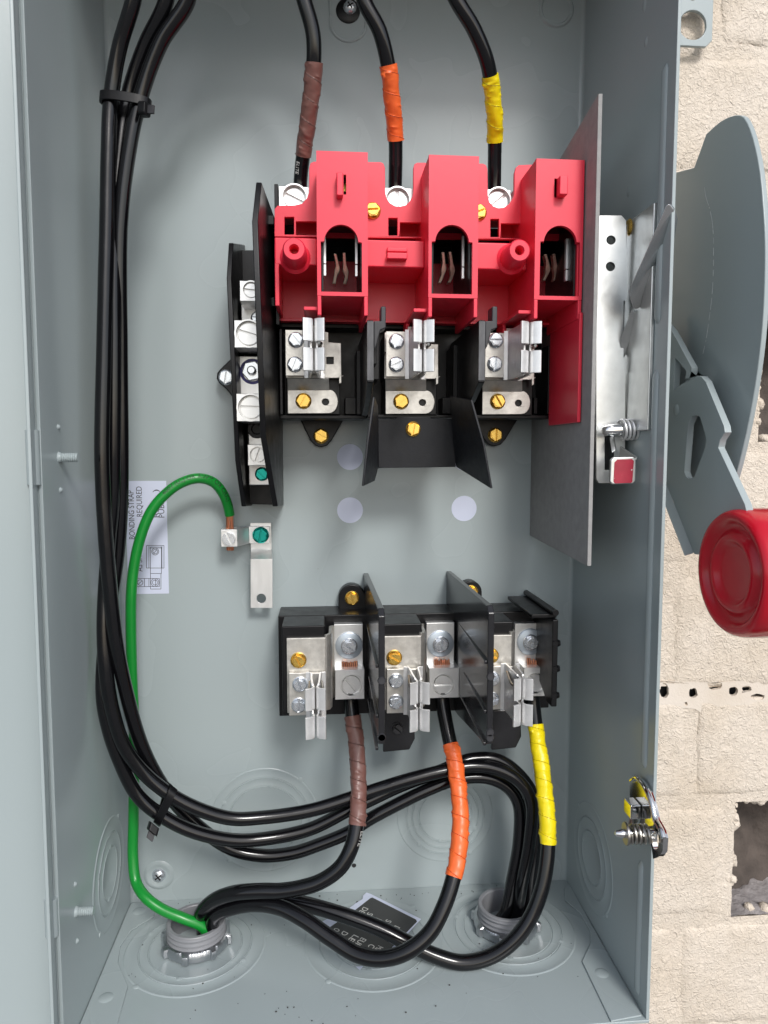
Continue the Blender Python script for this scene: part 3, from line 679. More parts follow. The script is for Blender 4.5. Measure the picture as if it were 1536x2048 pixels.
def clip_pair(xc, yc_up, yc_lo, hb, ht, parent, lip=4.1, half=23, gap=.8, dyb=0):
    """double fuse clip: two jaws, each slit in an upper and a lower finger"""
    zt0, zt1 = P(700, yc_up-half, ht).z, P(700, yc_up+half, ht).z; zl0, zl1 = P(700, yc_lo-half, ht).z, P(700, yc_lo+half, ht).z
    o = None
    for sx in (-1, 1):
        b = MB()
        foot = [(xc+sx*5.0, hb), (xc+sx*2.6, hb+.6), (xc+sx*2.2, hb+3)]
        blade = [(xc+sx*2.2, hb+3), (xc+sx*1.9, (hb+ht)/2), (xc+sx*(gap+.6), ht-6)]
        b.strip(foot+blade[1:], 1.1, zl1-.5, zt0+.5)
        for za, zc in ((zt0, zt1), (zl0, zl1)):
            b.strip([(xc+sx*(gap+.6), ht-6.6), (xc+sx*gap, ht-3.6), (xc+sx*(gap+.35), ht-2.0), (xc+sx*(gap+1.2), ht-1.1), (xc+sx*(gap+lip), ht)], 1.15, min(za, zc), max(za, zc))
        o = b.build('fuse_clip', M['spring'], parent, .22)
    return (zt0+zl1)/2
poles = [dict(px=0, brs=(607, 802), s1=(592, 680), s2=(590, 729), jaw=627.5, a=(118, 30, -68)), dict(px=1, brs=(802, 803), s1=(793, 683), s2=(792.5, 729), jaw=847.5, a=(-40, 90, -25)), dict(px=2, brs=(995, 803), s1=(991, 681), s2=(989, 728), jaw=1062.5, a=(60, -20, 95))]
X1 = P(607, 802, 39).x
for k, q in enumerate(poles):
    bx, by = q['brs']
    xb = P(bx, by, 39)
    o0 = (bx-607)
    def sh(lst, h): 
        d = P(bx, by, h).x-P(607, 802, h).x; return [Vector((P(x, y, h).x+d, -h, P(x, y, h).z)) for x, y in lst]
    tip = [(659+17*math.sin(a), 803-23.5*math.cos(a)) for a in [math.pi*i/10 for i in range(11)]]
    b = MB(); b.prism(sh([(575, 780)]+tip+[(575.5, 827)], 39), (0, 1.7, 0), [sh(circ(651, 804, 7, 20), 39)])
    b.prism([v for v in sh([(574, 757), (658, 757)], 44)]+[v for v in sh([(659, 781), (575, 781)], 39)], (0, 1.6, 0))
    b.prism(sh([(572, 662), (645, 662), (657, 665), (657, 684), (682, 686), (683, 752), (676, 756), (572, 756)], 44), (0, 1.6, 0), [sh(rc(653, 714, 667, 728), 44)])
    e = sh([(678, 752), (683, 752), (683, 766), (678, 768)], 44); b.prism(e, (0, 1.6, 0))
    strap = b.build('strap', M['tin'], sw, .3)
    pd = MB(); s0 = sh([(573, 755), (680, 755), (680, 829), (573, 829)], 37.2); pd.prism(s0, (0, 37.2-16.2, 0)); s1_ = sh([(572, 662), (676, 690), (676, 752), (572, 752)], 42.2); pd.prism(s1_, (0, 42.2-16.2, 0)); pd.build('pedestal', M['black'], base2, .4)
    br = MB()
    d5 = P(q['s1'][0], q['s1'][1], 49).x-P(592, 680, 49).x
    a_, c_ = P(571, 660, 49), P(613, 751, 49); br.box(a_.x+d5, c_.x+d5+1, -49, -47.4, c_.z, a_.z); br.box(a_.x+d5-1.2, a_.x+d5+.2, -48.4, -44.1, c_.z+12, a_.z-10)
    br.build('clip_bracket', M['tin'], sw, .4)
    screw(SC_BRASS, bx, by, 39, sw, q['a'][0], 1.1); screw(SC_STEEL, *q['s1'], 49, sw, q['a'][1]+20, 1.05); screw(SC_STEEL, *q['s2'], 49, sw, q['a'][2], 1.05)
    xj = P(q['jaw'], 690, 80).x
    clip_pair(xj, 659, 718.5, 48.5, 80, sw)
    f_ = MB(); z0_, z1_ = P(700, 748, 48).z, P(700, 652, 48).z
    f_.box(c_.x+d5+.6, xj+5.2, -49.2, -47.6, z0_, z1_); f_.build('clip_base', M['tin'], sw, .3)
    ws = MB(); zc_ = P(700, 689, 74).z
    ws.tube(catmull([(xj+2.6, -66, zc_-1), (xj+3.2, -72, zc_), (xj+3.2, -77, zc_), (xj+2.4, -78.5, zc_)], .8), .7, 10); ws.tube([(xj+2.6, -52, zc_-9), (xj+2.7, -60, zc_-4), (xj+2.6, -66, zc_-1)], .7, 10)
    ws.build('spring_wire', M['wire'], sw, 0)
# phase barriers between the poles
for k, (fx, tx) in enumerate(((734, 749), (957, 971))):
    xa = P(fx, 700, 88).x; xb_ = xa+3.0
    zt_, zm, zb_ = P(fx, 640, 88).z, P(fx, 765, 88).z, P(fx, 838, 45).z
    b = MB(); b.prism([(xa, -88, zt_), (xa, -88, zm), (xa, -70, zm-7), (xa, -46, zb_+2), (xa, -16.2, zb_+2), (xa, -16.2, zt_)], (3.0, 0, 0)); bo = b.build('phase_barrier', M['black'], sw, .5); ee = MB(); ee.box(xa+.1, xb_-.1, -88.3, -88.02, zm+1, zt_-.6); ee.build('worn_edge', M['edgeworn'], bo, 0)
    hk = MB(); p0, p1 = P(fx+2, 640, 88), P(fx+38, 660, 88); p2 = P(fx+28, 612, 88)
    hk.prism([(xb_+.03, -87.6, zt_-.2), (p2.x, -87.6, zt_-.2), (p2.x, -87.6, p2.z), (p1.x, -87.6, p2.z), (p1.x, -87.6, p1.z+1), (xb_+3, -87.6, p1.z), (xb_+1.2, -87.6, p1.z-7), (xb_+.03, -87.6, p1.z-9)], (0, 9, 0)); hk.build('barrier_hook', M['blackworn'], bo, .5)
    hk = MB(); hk.box(xb_+.05, xb_+4.5, -62, -30, P(fx, 760, 60).z, P(fx, 655, 60).z); hk.box(xb_+.05, xb_+2.5, -74, -62.1, P(fx, 735, 60).z, P(fx, 668, 60).z); hk.build('barrier_rib', M['black'], bo, .4)

# folded black deflector
df = root('folded_barrier', 'black folded fibre barrier with two splayed wings, screwed below the switch block', 'barrier', P(830, 935, 40))
b = MB(); b.ext([(756, 837), (790, 838), (796, 834), (858, 834), (864, 837), (911, 838), (912, 934), (757, 936)], 41, 39.8); b.build('back_leaf', M['fish'], df, .3)
lwg = [P(757, 837, 41), P(757, 935, 41), P(750, 962, 56), P(728, 972, 84), P(738, 880, 84), P(750, 794, 78), P(756, 812, 58)]
b = MB(); b.prism(lwg, (-1.1, 0, 0)); b.build('wing', M['fish'], df, .3)
rwg = [P(911.5, 838, 41), P(912, 934, 41), P(930, 945, 56), P(981, 977, 84), P(966, 890, 84), P(941, 800, 80), P(899, 792, 50)]
b = MB(); b.prism(rwg, (1.1, 0, 0)); b.build('wing', M['fish'], df, .3)
screw(SC_BRASS, 826, 858, 41, df, 100, 1.05)

# grey insulating sheet
sh_ = root('insulating_sheet', 'thin grey fibre insulating sheet standing between red switch cover and right wall', 'insulating sheet', P(1050, 1068, 0))
XS = 233.3
pts = [PX(1050, 1066, XS+1), PX(1168, 1130, XS), PX(1188, 196, XS), PX(1165, 238, XS), PX(1118, 318, XS)]
q = [Vector((XS+.4, 0, pts[0].z)), Vector((XS+.4, -93, pts[1].z)), Vector((XS+.4, -93.2, pts[2].z)), Vector((XS+.4, pts[3].y, pts[3].z)), Vector((XS+.4, pts[4].y, pts[4].z)), Vector((XS+.4, 0, pts[4].z-15))]
q = q[:1]+[q[0].lerp(q[1], t)+Vector((0, 0, noise.noise(Vector((t*5, 0, 0)))*.4)) for t in (.3, .6, .9)]+q[1:2]+[q[1].lerp(q[2], t)+Vector((0, noise.noise(Vector((t*40, 3, 0)))*.35, 0)) for t in [i/40 for i in range(1, 40)]]+q[2:]
q = [Vector((XS+.4, min(-.1, v.y), v.z)) for v in q]
b = MB(); b.prism(q, (1.9, 0, 0)); b.build('sheet', M['sheet'], sh_, .25)

# ================================================================== LOWER FUSE BLOCK (load side)
fb = root('load_fuse_block', 'black three pole fuse block with taped load wires, lower centre of the enclosure', 'fuse block', P(840, 1415, 0))
b = MB(); a, c = P(566, 1212, 2), P(1098, 1416, 24); b.box(a.x-1.5, P(1100, 1300, 24).x, -24, -.2, c.z, P(700, 1211, .2).z); fbb = b.build('base', M['black'], fb, .6)
def raised(x0, y0, x1, y1, h=47):
    p0, p1 = P(x0, y0, h), P(x1, y1, h); b = MB(); b.box(p0.x, p1.x, -h, -24.05, p1.z, P(700, 1213, 2).z); b.build('pole_block', M['black'], fbb, .6)
raised(563.5, 1262, 651, 1430); raised(757, 1264, 843, 1422); raised(966, 1266, 1024, 1418)
b = MB(); p0 = P(563.5, 1262, 47); b.box(p0.x, p0.x+2.6, -47, -24.1, P(563, 1430, 47).z-.02, P(563, 1420, 47).z); b.build('base_rim', M['black'], fbb, .2)
FP = [dict(st=(573, 1277, 652, 1424), lp=(668, 1249, 726, 1345), wa=(698, 1290.5), lug=(670, 1341, 729, 1398), ls=(703, 1371), br=(597, 1320), bk=(577, 1346, 619, 1431), s=((600, 1368), (598, 1410)), jaw=631, ju=1398, jl=1455, a=(40, 62, 68, 50, 52)),
      dict(st=(768, 1273, 842, 1418), lp=(853, 1246, 908, 1343), wa=(880.5, 1287), lug=(858.5, 1337, 918, 1395), ls=(887, 1370), br=(788.5, 1315), bk=(773, 1338, 820, 1426), s=((792, 1361), (792, 1403)), jaw=839, ju=1392, jl=1447, a=(95, 30, 120, 0, -10)),
      dict(st=(966, 1271, 1022, 1414), lp=(1030, 1247, 1086, 1342), wa=(1060, 1283), lug=(1048, 1336, 1100, 1392), ls=(1072, 1367), br=(982, 1311), bk=(975, 1333, 1016, 1419), s=((985, 1357), (984, 1398)), jaw=1045.5, ju=1390, jl=1443, a=(100, 10, 140, 48, 40))]
for k, q in enumerate(FP):
    b = MB(); x0, y0, x1, y1 = q['st']; b.rect(x0, y0, x1, y1, 49, 47.1)
    zt_, zb_ = P(x0, y0-14, 40).z, P(x0, y1, 49).z
    xa = P(x1, y0, 49).x; b.strip([(xa-.5, 48.2), (xa+1.2, 47.2), (xa+2.2, 44), (xa+2.6, 30), (xa+4, 28.2)], 1.8, zb_+.1, zt_)
    b.build('strap', M['tin'], fb, .3)
    b = MB(); x0, y0, x1, y1 = q['lp']; b.rect(x0, y0, x1, y1, 29.5, 24.1); lp = b.build('lug_tongue', M['alu'], fb, .3)
    c = P(*q['wa'], 29.5); b = MB(); b.lathe(c, (0, -1, 0), [(0, 1.4), (6.6, 1.4), (7.3, 1.0), (7.4, 0)], 40); b.build('washer', M['bluedot'], fb, 0)
    o = place(SC_STEEL, 'screw', c+Vector((0, -1.4, 0)), fb, (0, rad(q['a'][0]), 0), 1.2); addbevel(o, .15)
    lug(*q['lug'], 38, 24.2, *q['ls'], 5.7, fb, q['a'][3], SET_BIG, setscale=.93, recess=.6)
    # bare copper strands between tongue and lug
    cx, cy = q['ls'][0]-4+(k-1)*.5, q['lug'][1]
    b = MB()
    for i in range(8):
        p = P(cx-13+i*4, cy+3, 31.5); hgt = 5.0+random.random()*1.4
        b.tube([(p.x, -31.5-random.random()*.8, p.z-1), (p.x+.1, -31.7, p.z+hgt*.5), (p.x, -31.4+random.random(), p.z+hgt)], .5, 8)
    b.build('copper_strands', M['copper'], fb, 0)
    if q['br'][0] < 975 or True: screw(SC_BRASS, *q['br'], 49, fb, q['a'][1], 1.1)
    b = MB(); x0, y0, x1, y1 = q['bk']; b.rect(x0, y0, x1, y1, 52, 49.1); xj = P(q['jaw'], 1400, 76).x
    p0, p1 = P(x1, y0, 52), P(x1, y1, 52); b.box(p0.x-.2, xj+5.2, -51.7, -50, p1.z+.1, p0.z-.1)
    b.build('clip_bracket', M['tin'], fb, .45)
    for i, s_ in enumerate(q['s']): screw(SC_STEEL, *s_, 52, fb, q['a'][2]+i*25, 1.05)
    clip_pair(xj, q['ju'], q['jl'], 51.5, 77, fb, half=22)
    z0_ = P(700, (q['ju']+q['jl'])/2, 70).z
    b = MB()
    for dz in (9,):
        b.tube(catmull([(xj-2.9, -57, z0_+dz+3), (xj-3.2, -68, z0_+dz), (xj-2, -72, z0_+dz)], 1), .75, 10)
        b.tube(catmull([(xj+2.9, -57, z0_+dz+3), (xj+3.6, -66, z0_+dz+1), (xj+3.8, -71, z0_+dz-2), (xj+2, -72.5, z0_+dz-3)], 1), .75, 10)
    b.build('spring_wire', M['wire'], fb, 0)
# barriers
for k, (fx, bxp) in enumerate(((757, 727), (975, 893))):
    xf = P(fx, 1350, 99).x; xb_ = P(bxp, 1150, 1).x; z_t = P(bxp, 1146 if k == 0 else 1142, .5).z; zf0 = P(fx, 1488, 99).z; zbk = P(fx, 1400, 30).z
    q = [(xb_, -.3, z_t), (xf, -96, z_t), (xf, -99, z_t-3), (xf, -99, zf0), (xf, -94, zf0-2), (xf-.3, -30, zbk-8), (xb_, -.3, zbk-8)]
    b = MB(); b.prism(q, (2.9, 0, 0)); bo = b.build('phase_barrier', M['gloss'], fb, .5)
    for dz, h0, h1 in ((24, 30, 98), (47, 50, 98), (62, 30, 98)):
        r_ = MB(); zz = z_t-dz
        r_.prism([(xf-1.3, -h0, zz+2), (xf-1.3, -h1, zz-1.0), (xf-1.3, -h1, zz-2.6), (xf-1.3, -h0, zz+.4)], (1.35, 0, 0)); r_.build('barrier_rib', M['gloss'], bo, .3)
    for zz in (z_t-32, z_t-58, zf0+3):
        n_ = MB(); n_.lathe((xf+1.4, -99.02, zz), (0, -1, 0), [(0, .7), (1.6, .7), (1.9, 0)], 18); n_.build('nub', M['blackworn'], bo, 0)
# right end wall with top ledge
xe = P(1104, 1330, 58).x
b = MB(); zt_, zb_ = P(1104, 1240, 58).z, P(1104, 1414, 58).z
b.prism([(xe, -58, zt_), (xe, -58, zb_), (xe, -50, zb_), (xe, -24.2, zb_+14), (xe, -2, zb_+14), (xe, -2, zt_)], (3, 0, 0)); ew = b.build('end_wall', M['black'], fb, .5)
b = MB(); p0 = P(1058, 1250, 50); b.box(p0.x, xe+3.4, -54, -6, zt_+.05, zt_+2.2); b.build('end_ledge', M['black'], ew, .5)
b = MB(); b.tube([(xe+1.5, -4, zt_+3.6), (xe+1.5, -30, zt_+3.6), (xe+1.5, -58, zt_+3.6)], 1.7, 16); b.build('end_bead', M['black'], ew, .2)
for py in (1286, 1337, 1390):
    p = P(1116, py, 57); b = MB(); b.lathe((xe+3, p.y, p.z), (1, 0, 0), [(0, 1.2), (1.5, 1.2), (1.9, 0)], 16); b.lathe((xe+1.5, -58, p.z), (0, -1, 0), [(0, .5), (1.5, .5), (1.7, 0)], 16); b.build('nub', M['black'], ew, 0)
# feet and ears
def earp(cx, cy, r, x0, x1, yb, h, sang, show=True):
    arc = [(cx+r*math.cos(a), cy-r*math.sin(a)) for a in [math.pi*i/12 for i in range(13)]]
    b = MB(); b.ext([(x1, yb)]+arc+[(x0, yb)], h, .2); b.build('mounting_foot', M['black'], fbb, .7)
    if show: screw(SC_BRASS, cx, cy, h, fb, sang, 1.1)
earp(704, 1196, 27, 677, 742, 1225, 8, 75); earp(942, 1184, 22, 915, 964, 1220, 8, 70)
for x0, x1, y1, k in ((768, 829, 1500, 0), (985, 1042, 1496, 1)):
    b = MB(); b.ext([(x0, 1420), (x1, 1420), (x1+1, y1-22), (x1-6, y1-8), (x1-10, y1), (x0-2, y1+5)], 30, 27); b.build('lower_foot', M['gloss'], fbb, .7)
screw(hex_screw('dull_screw', M['blackworn']), 795, 1456, 30, fb, 40, .95)

# ================================================================== NEUTRAL TERMINAL
nu = root('neutral_terminal', 'narrow black neutral terminal with aluminium lugs, left of the switch block', 'terminal block', P(515, 1000, 0))
# base channel
b = MB(); b.prism([P(478, 500, 12), P(560, 500, 12), P(562, 1010, 12), P(493, 1008, 12)], (0, 11.6, 0)); nb = b.build('base', M['black'], nu, .5)
# tall right plate
q = [P(545, 1013, 62), P(520, 872, 86), P(503.5, 442, 86), P(512, 364, 74), P(553, 470, 1), P(558, 1011, 1)]
b = MB(); b.prism(q, (2.6, 0, 0)); tp = b.build('tall_barrier', M['black'], nu, .5)
for yy in (442, 605, 800):
    p = P(534-((800-yy)*.012), yy, 50); r_ = MB(); r_.box(p.x-2.5, p.x+4.5, -52, -46, p.z-2.2, p.z+2.2); r_.build('locating_peg', M['black'], tp, .4)
q = [P(492, 1013, 34), P(480, 922, 52), P(463, 556, 52), P(467, 486, 40), P(490, 490, 1), P(505, 1011, 1)]
b = MB(); b.prism(q, (-2.4, 0, 0)); b.build('short_barrier', M['black'], nu, .5)
b = MB(); b.rect(475, 712, 533, 790, 34, 12.1); b.rect(482, 597, 534, 645, 30, 12.1); b.rect(496, 838, 546, 970, 26, 12.1); b.build('neutral_bar', M['alu'], nu, .4)
lug(479, 561, 528, 603, 50, 30.1, 502, 580, 3.9, nu, 6, SET_SMALL, setscale=.92, recess=.5)
lug(468, 640, 525, 696, 52, 30.1, 497, 667, 6.1, nu, 17, SET_BIG, setscale=1.0, recess=1.6)
lug(472, 787, 529, 843, 52, 26.2, 501, 815, 6.1, nu, 2, SET_BIG, setscale=1.0, recess=1.6)
lug(495, 889, 538, 931, 44, 26.1, 516, 910, 4.1, nu, -70, SET_SMALL, setscale=.97, recess=.3)
# centre stud with nut
c = P(505, 743, 34); b = MB(); b.prism([(c.x+5.2*math.cos(TAU*i/6+.2), c.y, c.z+5.2*math.sin(TAU*i/6+.2)) for i in range(6)], (0, -3.2, 0)); b.build('hex_nut', M['steel'], nu, .4)
b = MB(); b.lathe(c+Vector((0, -3.2, 0)), (0, -1, 0), [(0, 4.2), (1.6, 4.2), (2.2, 3.2), (2.3, 0)], 20); b.build('stud', M['steel'], nu, 0)
b = MB(); b.lathe(c, (0, -1, 0), [(5, .2), (6.4, .2), (6.5, 0)], 30); b.build('ink_ring', M['purple'], nu, 0)
screw(SC_GREEN, 524, 948, 26, nu, 45, 1.0)
screw(SC_STEEL, 516, 637, 30, nu, 5, 1.0); 
b = MB(); b.lathe(P(514, 858, 26), (0, -1, 0), [(0, .6), (2.4, .6), (3, 1.4), (4.6, 1.4), (5, 0)], 28); b.build('spare_screw', M['blackworn'], nu, 0)
# mounting ear at the left
b = MB(); b.ext([(463, 716), (440, 738), (434, 746), (433, 757), (438, 766), (452, 778), (470, 800), (478, 800), (478, 716)], 9, .2); b.build('mounting_foot', M['black'], nb, .7)
screw(SC_STEEL, 453, 755, 9, nu, 100, 1.15)

# ================================================================== BONDING STRAP WITH GROUND LUG
gs = root('bonding_strap', 'bright aluminium bonding strap with green screw and ground lug, lower left of the panel', 'bonding strap', P(522, 1215, 0))
b = MB(); b.rect(500.5, 1046, 543, 1098, 3, .3); 
b.prism([P(501, 1098, 3), P(543, 1098, 3), P(545, 1119, 11), P(501, 1119, 11)], (0, 1.8, 0))
b.ext(rc(501, 1118, 545, 1216), 11, 9.2, [circ(522.5, 1197, 9.5, 24)]); b.build('strap', M['alu'], gs, .3)
b = MB(); b.rect(498, 1053, 540, 1087, 6, 3.05); b.prism([P(474, 1057, 12), P(474, 1094, 12), P(498, 1087, 6), P(498, 1053, 6)], (0, 2, 0)); b.build('lug_tail', M['alu'], gs, .35)
a, c = P(441, 1059, 16), P(475, 1094, 16); b = MB(); b.box(a.x, c.x, -16, -13.4, c.z, a.z); b.box(a.x, a.x+1.8, -13.35, -2, c.z, a.z); b.box(c.x-1.8, c.x, -13.35, -2, c.z, a.z); b.box(a.x, c.x, -1.95, -.3, c.z, a.z); b.build('ground_lug', M['alu'], gs, .4)
o = place(SET_ZINC, 'set_screw', P(458, 1077, 16)+Vector((0, .3, 0)), gs, (0, rad(65), 0), 1.12); addbevel(o, .2)
screw(SC_GREEN, 521.5, 1070, 6, gs, 100, 1.25)

# ================================================================== CONDUIT FITTINGS
def fitting(cx, cy, label, seed):
    r_ = root('conduit_connector', label, 'conduit fitting', (cx, cy, 0), 'conduit connectors in the enclosure floor')
    pr = [(12.9, -30), (12.9, 12.8), (13.3, 13.3), (14.9, 13.3), (15.3, 12.8)]
    z = 12.2
    while z > 5: pr += [(14.5, z), (15.4, z-.8), (15.4, z-1.2), (14.5, z-2.0)]; z -= 2.6
    pr += [(15.0, 4.0), (15.0, -30)]
    b = MB(); b.lathe((cx, cy, 0), (0, 0, 1), pr, 64); b.build('threaded_sleeve', M['pvc'], r_, 0, smooth=30)
    b = MB(); n = 160
    def rf(a, j, r):
        k = (a/TAU*8+seed) % 1
        if j in (2, 3, 4) and (k < .1 or k > .9): return r+1.6
        if j == 5: return r+(.35 if int(a/TAU*n) % 2 else -.2)
        return r
    b.lathe((cx, cy, .6), (0, 0, 1), [(15.5, 0), (16.5, 0), (17.4, .6), (17.7, 3.2), (17.3, 4.8), (16.8, 5.5), (15.7, 5.8), (15.5, 5.6)], n, rfun=rf); b.build('locknut', M['cast'], r_, .15, smooth=30)
    return r_
fitting(44, -39.5, 'grey threaded conduit connector with the green wire in it, bottom left', .2)
fitting(212, -40, 'grey threaded conduit connector at bottom right, below the yellow tape', .45)

# ================================================================== CABLES
def Q(l): return [P(*p) for p in l]
RC = 3.75
def nearest(path, py, lo, hi):
    best = min(range(lo, hi), key=lambda i: abs(proj(path[i])[1]-py)); return best
def tape(path, i0, i1, m, name, parent, r=RC, pitch=9, ph=0):
    i0, i1 = sorted((i0, i1)); sub = path[i0:i1+1]; fine = []
    for i in range(len(sub)-1):
        for j in range(5): fine.append(sub[i].lerp(sub[i+1], j/5))
    fine.append(sub[-1])
    def rf(s_, a, i):
        u = (s_/pitch+a/TAU+ph) % 1
        wr = noise.noise(Vector((s_*.35+ph*9, math.cos(a)*1.2, math.sin(a)*1.2)))*.2+max(0, noise.noise(Vector((s_*.12, math.cos(a)*.9+ph*5, math.sin(a)*.9))))*.6+max(0, noise.noise(Vector((s_*.55+a*.5, math.cos(a)*.7, ph*3+math.sin(a)*.7)))-.25)*1.1
        return r+.25+.34*(1-u)+wr
    b = MB(); b.tube(fine, r, 36, True, rf); o = b.build(name, m, parent, 0, smooth=26)
    # a thin line in darker tape colour along the edge of each turn
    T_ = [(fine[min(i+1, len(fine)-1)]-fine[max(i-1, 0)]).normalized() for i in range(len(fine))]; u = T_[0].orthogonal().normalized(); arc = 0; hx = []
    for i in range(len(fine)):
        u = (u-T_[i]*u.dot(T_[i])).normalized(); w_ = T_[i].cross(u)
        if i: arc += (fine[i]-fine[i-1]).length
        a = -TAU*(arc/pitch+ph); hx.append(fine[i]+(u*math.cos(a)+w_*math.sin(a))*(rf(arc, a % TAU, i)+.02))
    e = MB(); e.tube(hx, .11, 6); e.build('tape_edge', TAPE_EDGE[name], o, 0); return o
def cable_print(path, i0, txt, size, ang, m, parent, name, r=RC, rev=False):
    """lettering wrapped round the sheath"""
    vs_, fs = text_mesh(txt, size); pts = path[i0:] if not rev else path[:i0+1][::-1]
    arc = [0]
    for i in range(1, len(pts)): arc.append(arc[-1]+(pts[i]-pts[i-1]).length)
    out = []
    for x, y in vs_:
        k = 0
        while k < len(arc)-2 and arc[k+1] < x: k += 1
        t = (x-arc[k])/max(1e-6, arc[k+1]-arc[k]); p = pts[k].lerp(pts[k+1], t); T_ = (pts[k+1]-pts[k]).normalized()
        v = (CAM-p); v = (v-T_*v.dot(T_)).normalized(); s_ = T_.cross(v)
        a = ang-y/r*1.0
        out.append(p+(v*math.cos(a)+s_*math.sin(a))*(r+.10))
    b = MB(); b.add(out, fs); return b.build(name, m, parent, 0)
def cable(name, label, path, r=3.85, m='cable', n=22, cat='cable', group=None):
    rt_ = root(name, label, cat, path[0], group)
    b = MB(); b.tube(path, r, n, True, lambda s_, a, i: r*(1+.012*noise.noise(Vector((s_*.09, math.cos(a), math.sin(a))))))
    b.build('sheath', M[m], rt_, 0, smooth=60); return rt_
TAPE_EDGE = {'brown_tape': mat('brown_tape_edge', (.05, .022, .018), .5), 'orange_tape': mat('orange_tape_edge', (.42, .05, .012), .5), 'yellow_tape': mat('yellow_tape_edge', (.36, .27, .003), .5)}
G1 = 'line conductors looped round the left side'; G2 = 'load conductors from the lower fuse block'
# line conductors: right conduit - loop - left bundle - over the top - down to the line lugs
A = [(216, -44, -20), (216, -43, 12)]
def down(extra): return extra
low_B = [(1032, 1827, 45), (1044, 1763, 46), (1059, 1682, 46), (1061, 1600, 46), (1036, 1561, 45), (996, 1539, 44), (948, 1532, 44), (891, 1541, 45), (818, 1559, 46), (738, 1584, 47), (699, 1597, 48), (620, 1621, 50), (525, 1635, 52), (464, 1637, 54), (404, 1621, 56), (347, 1593, 57), (293, 1551, 58), (249, 1493, 61), (225, 1422, 63), (213, 1350, 64), (208, 1250, 62), (216, 1100, 57), (225, 1000, 57), (227, 900, 58), (228, 700, 58), (229, 450, 55), (240, 300, 52), (256, 195, 51), (289, 95, 56), (333, 0, 64)]
low_C = [(1046, 1823, 36), (1063, 1742, 37), (1072, 1650, 36), (1065, 1589, 36), (1036, 1547, 35), (996, 1520, 34), (944, 1518, 34), (883, 1541, 36), (802, 1571, 38), (738, 1601, 40), (699, 1619, 42), (620, 1658, 44), (525, 1678, 47), (464, 1680, 50), (384, 1662, 53), (323, 1631, 54), (275, 1590, 55), (239, 1520, 57), (217, 1455, 59), (206, 1393, 60), (209, 1300, 55), (222, 1200, 51), (236, 1100, 50), (242, 1000, 51), (243, 900, 52), (241, 700, 53), (241, 450, 56), (258, 300, 57), (281, 195, 57), (322, 85, 61), (376, 0, 66)]
low_A = [(1010, 1827, 44), (1024, 1763, 42), (1038, 1682, 40), (1036, 1605, 38), (1012, 1572, 37), (972, 1555, 37), (915, 1558, 37), (859, 1578, 38), (802, 1605, 39), (738, 1639, 40), (699, 1664, 40), (641, 1688, 40), (585, 1706, 40), (525, 1711, 40), (464, 1698, 40), (404, 1659, 41), (350, 1605, 44), (315, 1555, 48), (281, 1484, 53), (249, 1370, 60), (231, 1276, 65), (214, 1110, 66), (207, 1000, 66), (204, 900, 66), (208, 700, 64), (214, 450, 60), (217, 300, 58), (222, 195, 57), (239, 95, 60), (267, 0, 66)]
start = lambda dx, dy: [Vector((212+dx, -42+dy, -25)), Vector((212+dx, -42+dy, 4))]
topA = [Vector((38, -72, 488)), Vector((66, -76, 518)), Vector((108, -78, 534)), Vector((142, -78, 516)), Vector((160, -76, 492))]
topB = [Vector((47, -68, 478)), Vector((66, -72, 500)), Vector((94, -73, 512)), Vector((118, -73, 498)), Vector((130, -72, 480))]
topC = [Vector((57, -70, 474)), Vector((72, -72, 488)), Vector((88, -72, 493)), Vector((100, -71, 482))]
endB = Q([(728, 0, 71), (759, 62, 69), (776, 130, 64), (784, 198, 57), (791, 281, 47), (790.6, 375, 40)])+[P(790.6, 375, 40)+Vector((0, 0, -12))]
endA = Q([(913, 0, 74), (947, 57, 71), (973, 120, 66), (983, 172, 60), (989.6, 234, 53), (989.6, 284, 46), (988.5, 375, 40)])+[P(988.5, 375, 40)+Vector((0, 0, -12))]
endC = Q([(608, 0, 70), (626, 68, 68), (627.6, 125, 65), (624, 182, 60), (613.5, 260, 52), (606, 312, 46), (601, 362, 41)])+[P(601, 362, 41)+Vector((-.5, 0, -12))]
spec = [('A', low_A, topA, endA, (-6, -3), 'yellow', 'black line conductor with yellow tape, entering the right upper lug', (147, 284)), ('B', low_B, topB, endB, (1, -4), 'orange', 'black line conductor with orange tape, entering the middle upper lug', (130, 284)), ('C', low_C, topC, endC, (4, 5), 'brown', 'black line conductor with brown tape, entering the left upper lug', (126, 314))]
for key, lowp, top, end, (dx, dy), tp_, lab, (t0, t1) in spec:
    path = catmull(start(dx, dy)+Q(lowp)+top+end, 2.2)
    o = cable('line_conductor', lab, path, 3.45, group=G1)
    n = len(path); i0, i1 = nearest(path, t0, n-60, n), nearest(path, t1, n-60, n)
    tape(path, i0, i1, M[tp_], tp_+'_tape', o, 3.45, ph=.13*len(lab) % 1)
    if key == 'C': cable_print(path, nearest(path, 322, n-30, n), 'ELITE', 2.6, .9, M['lgrey'], o, 'sheath_print', 3.45)
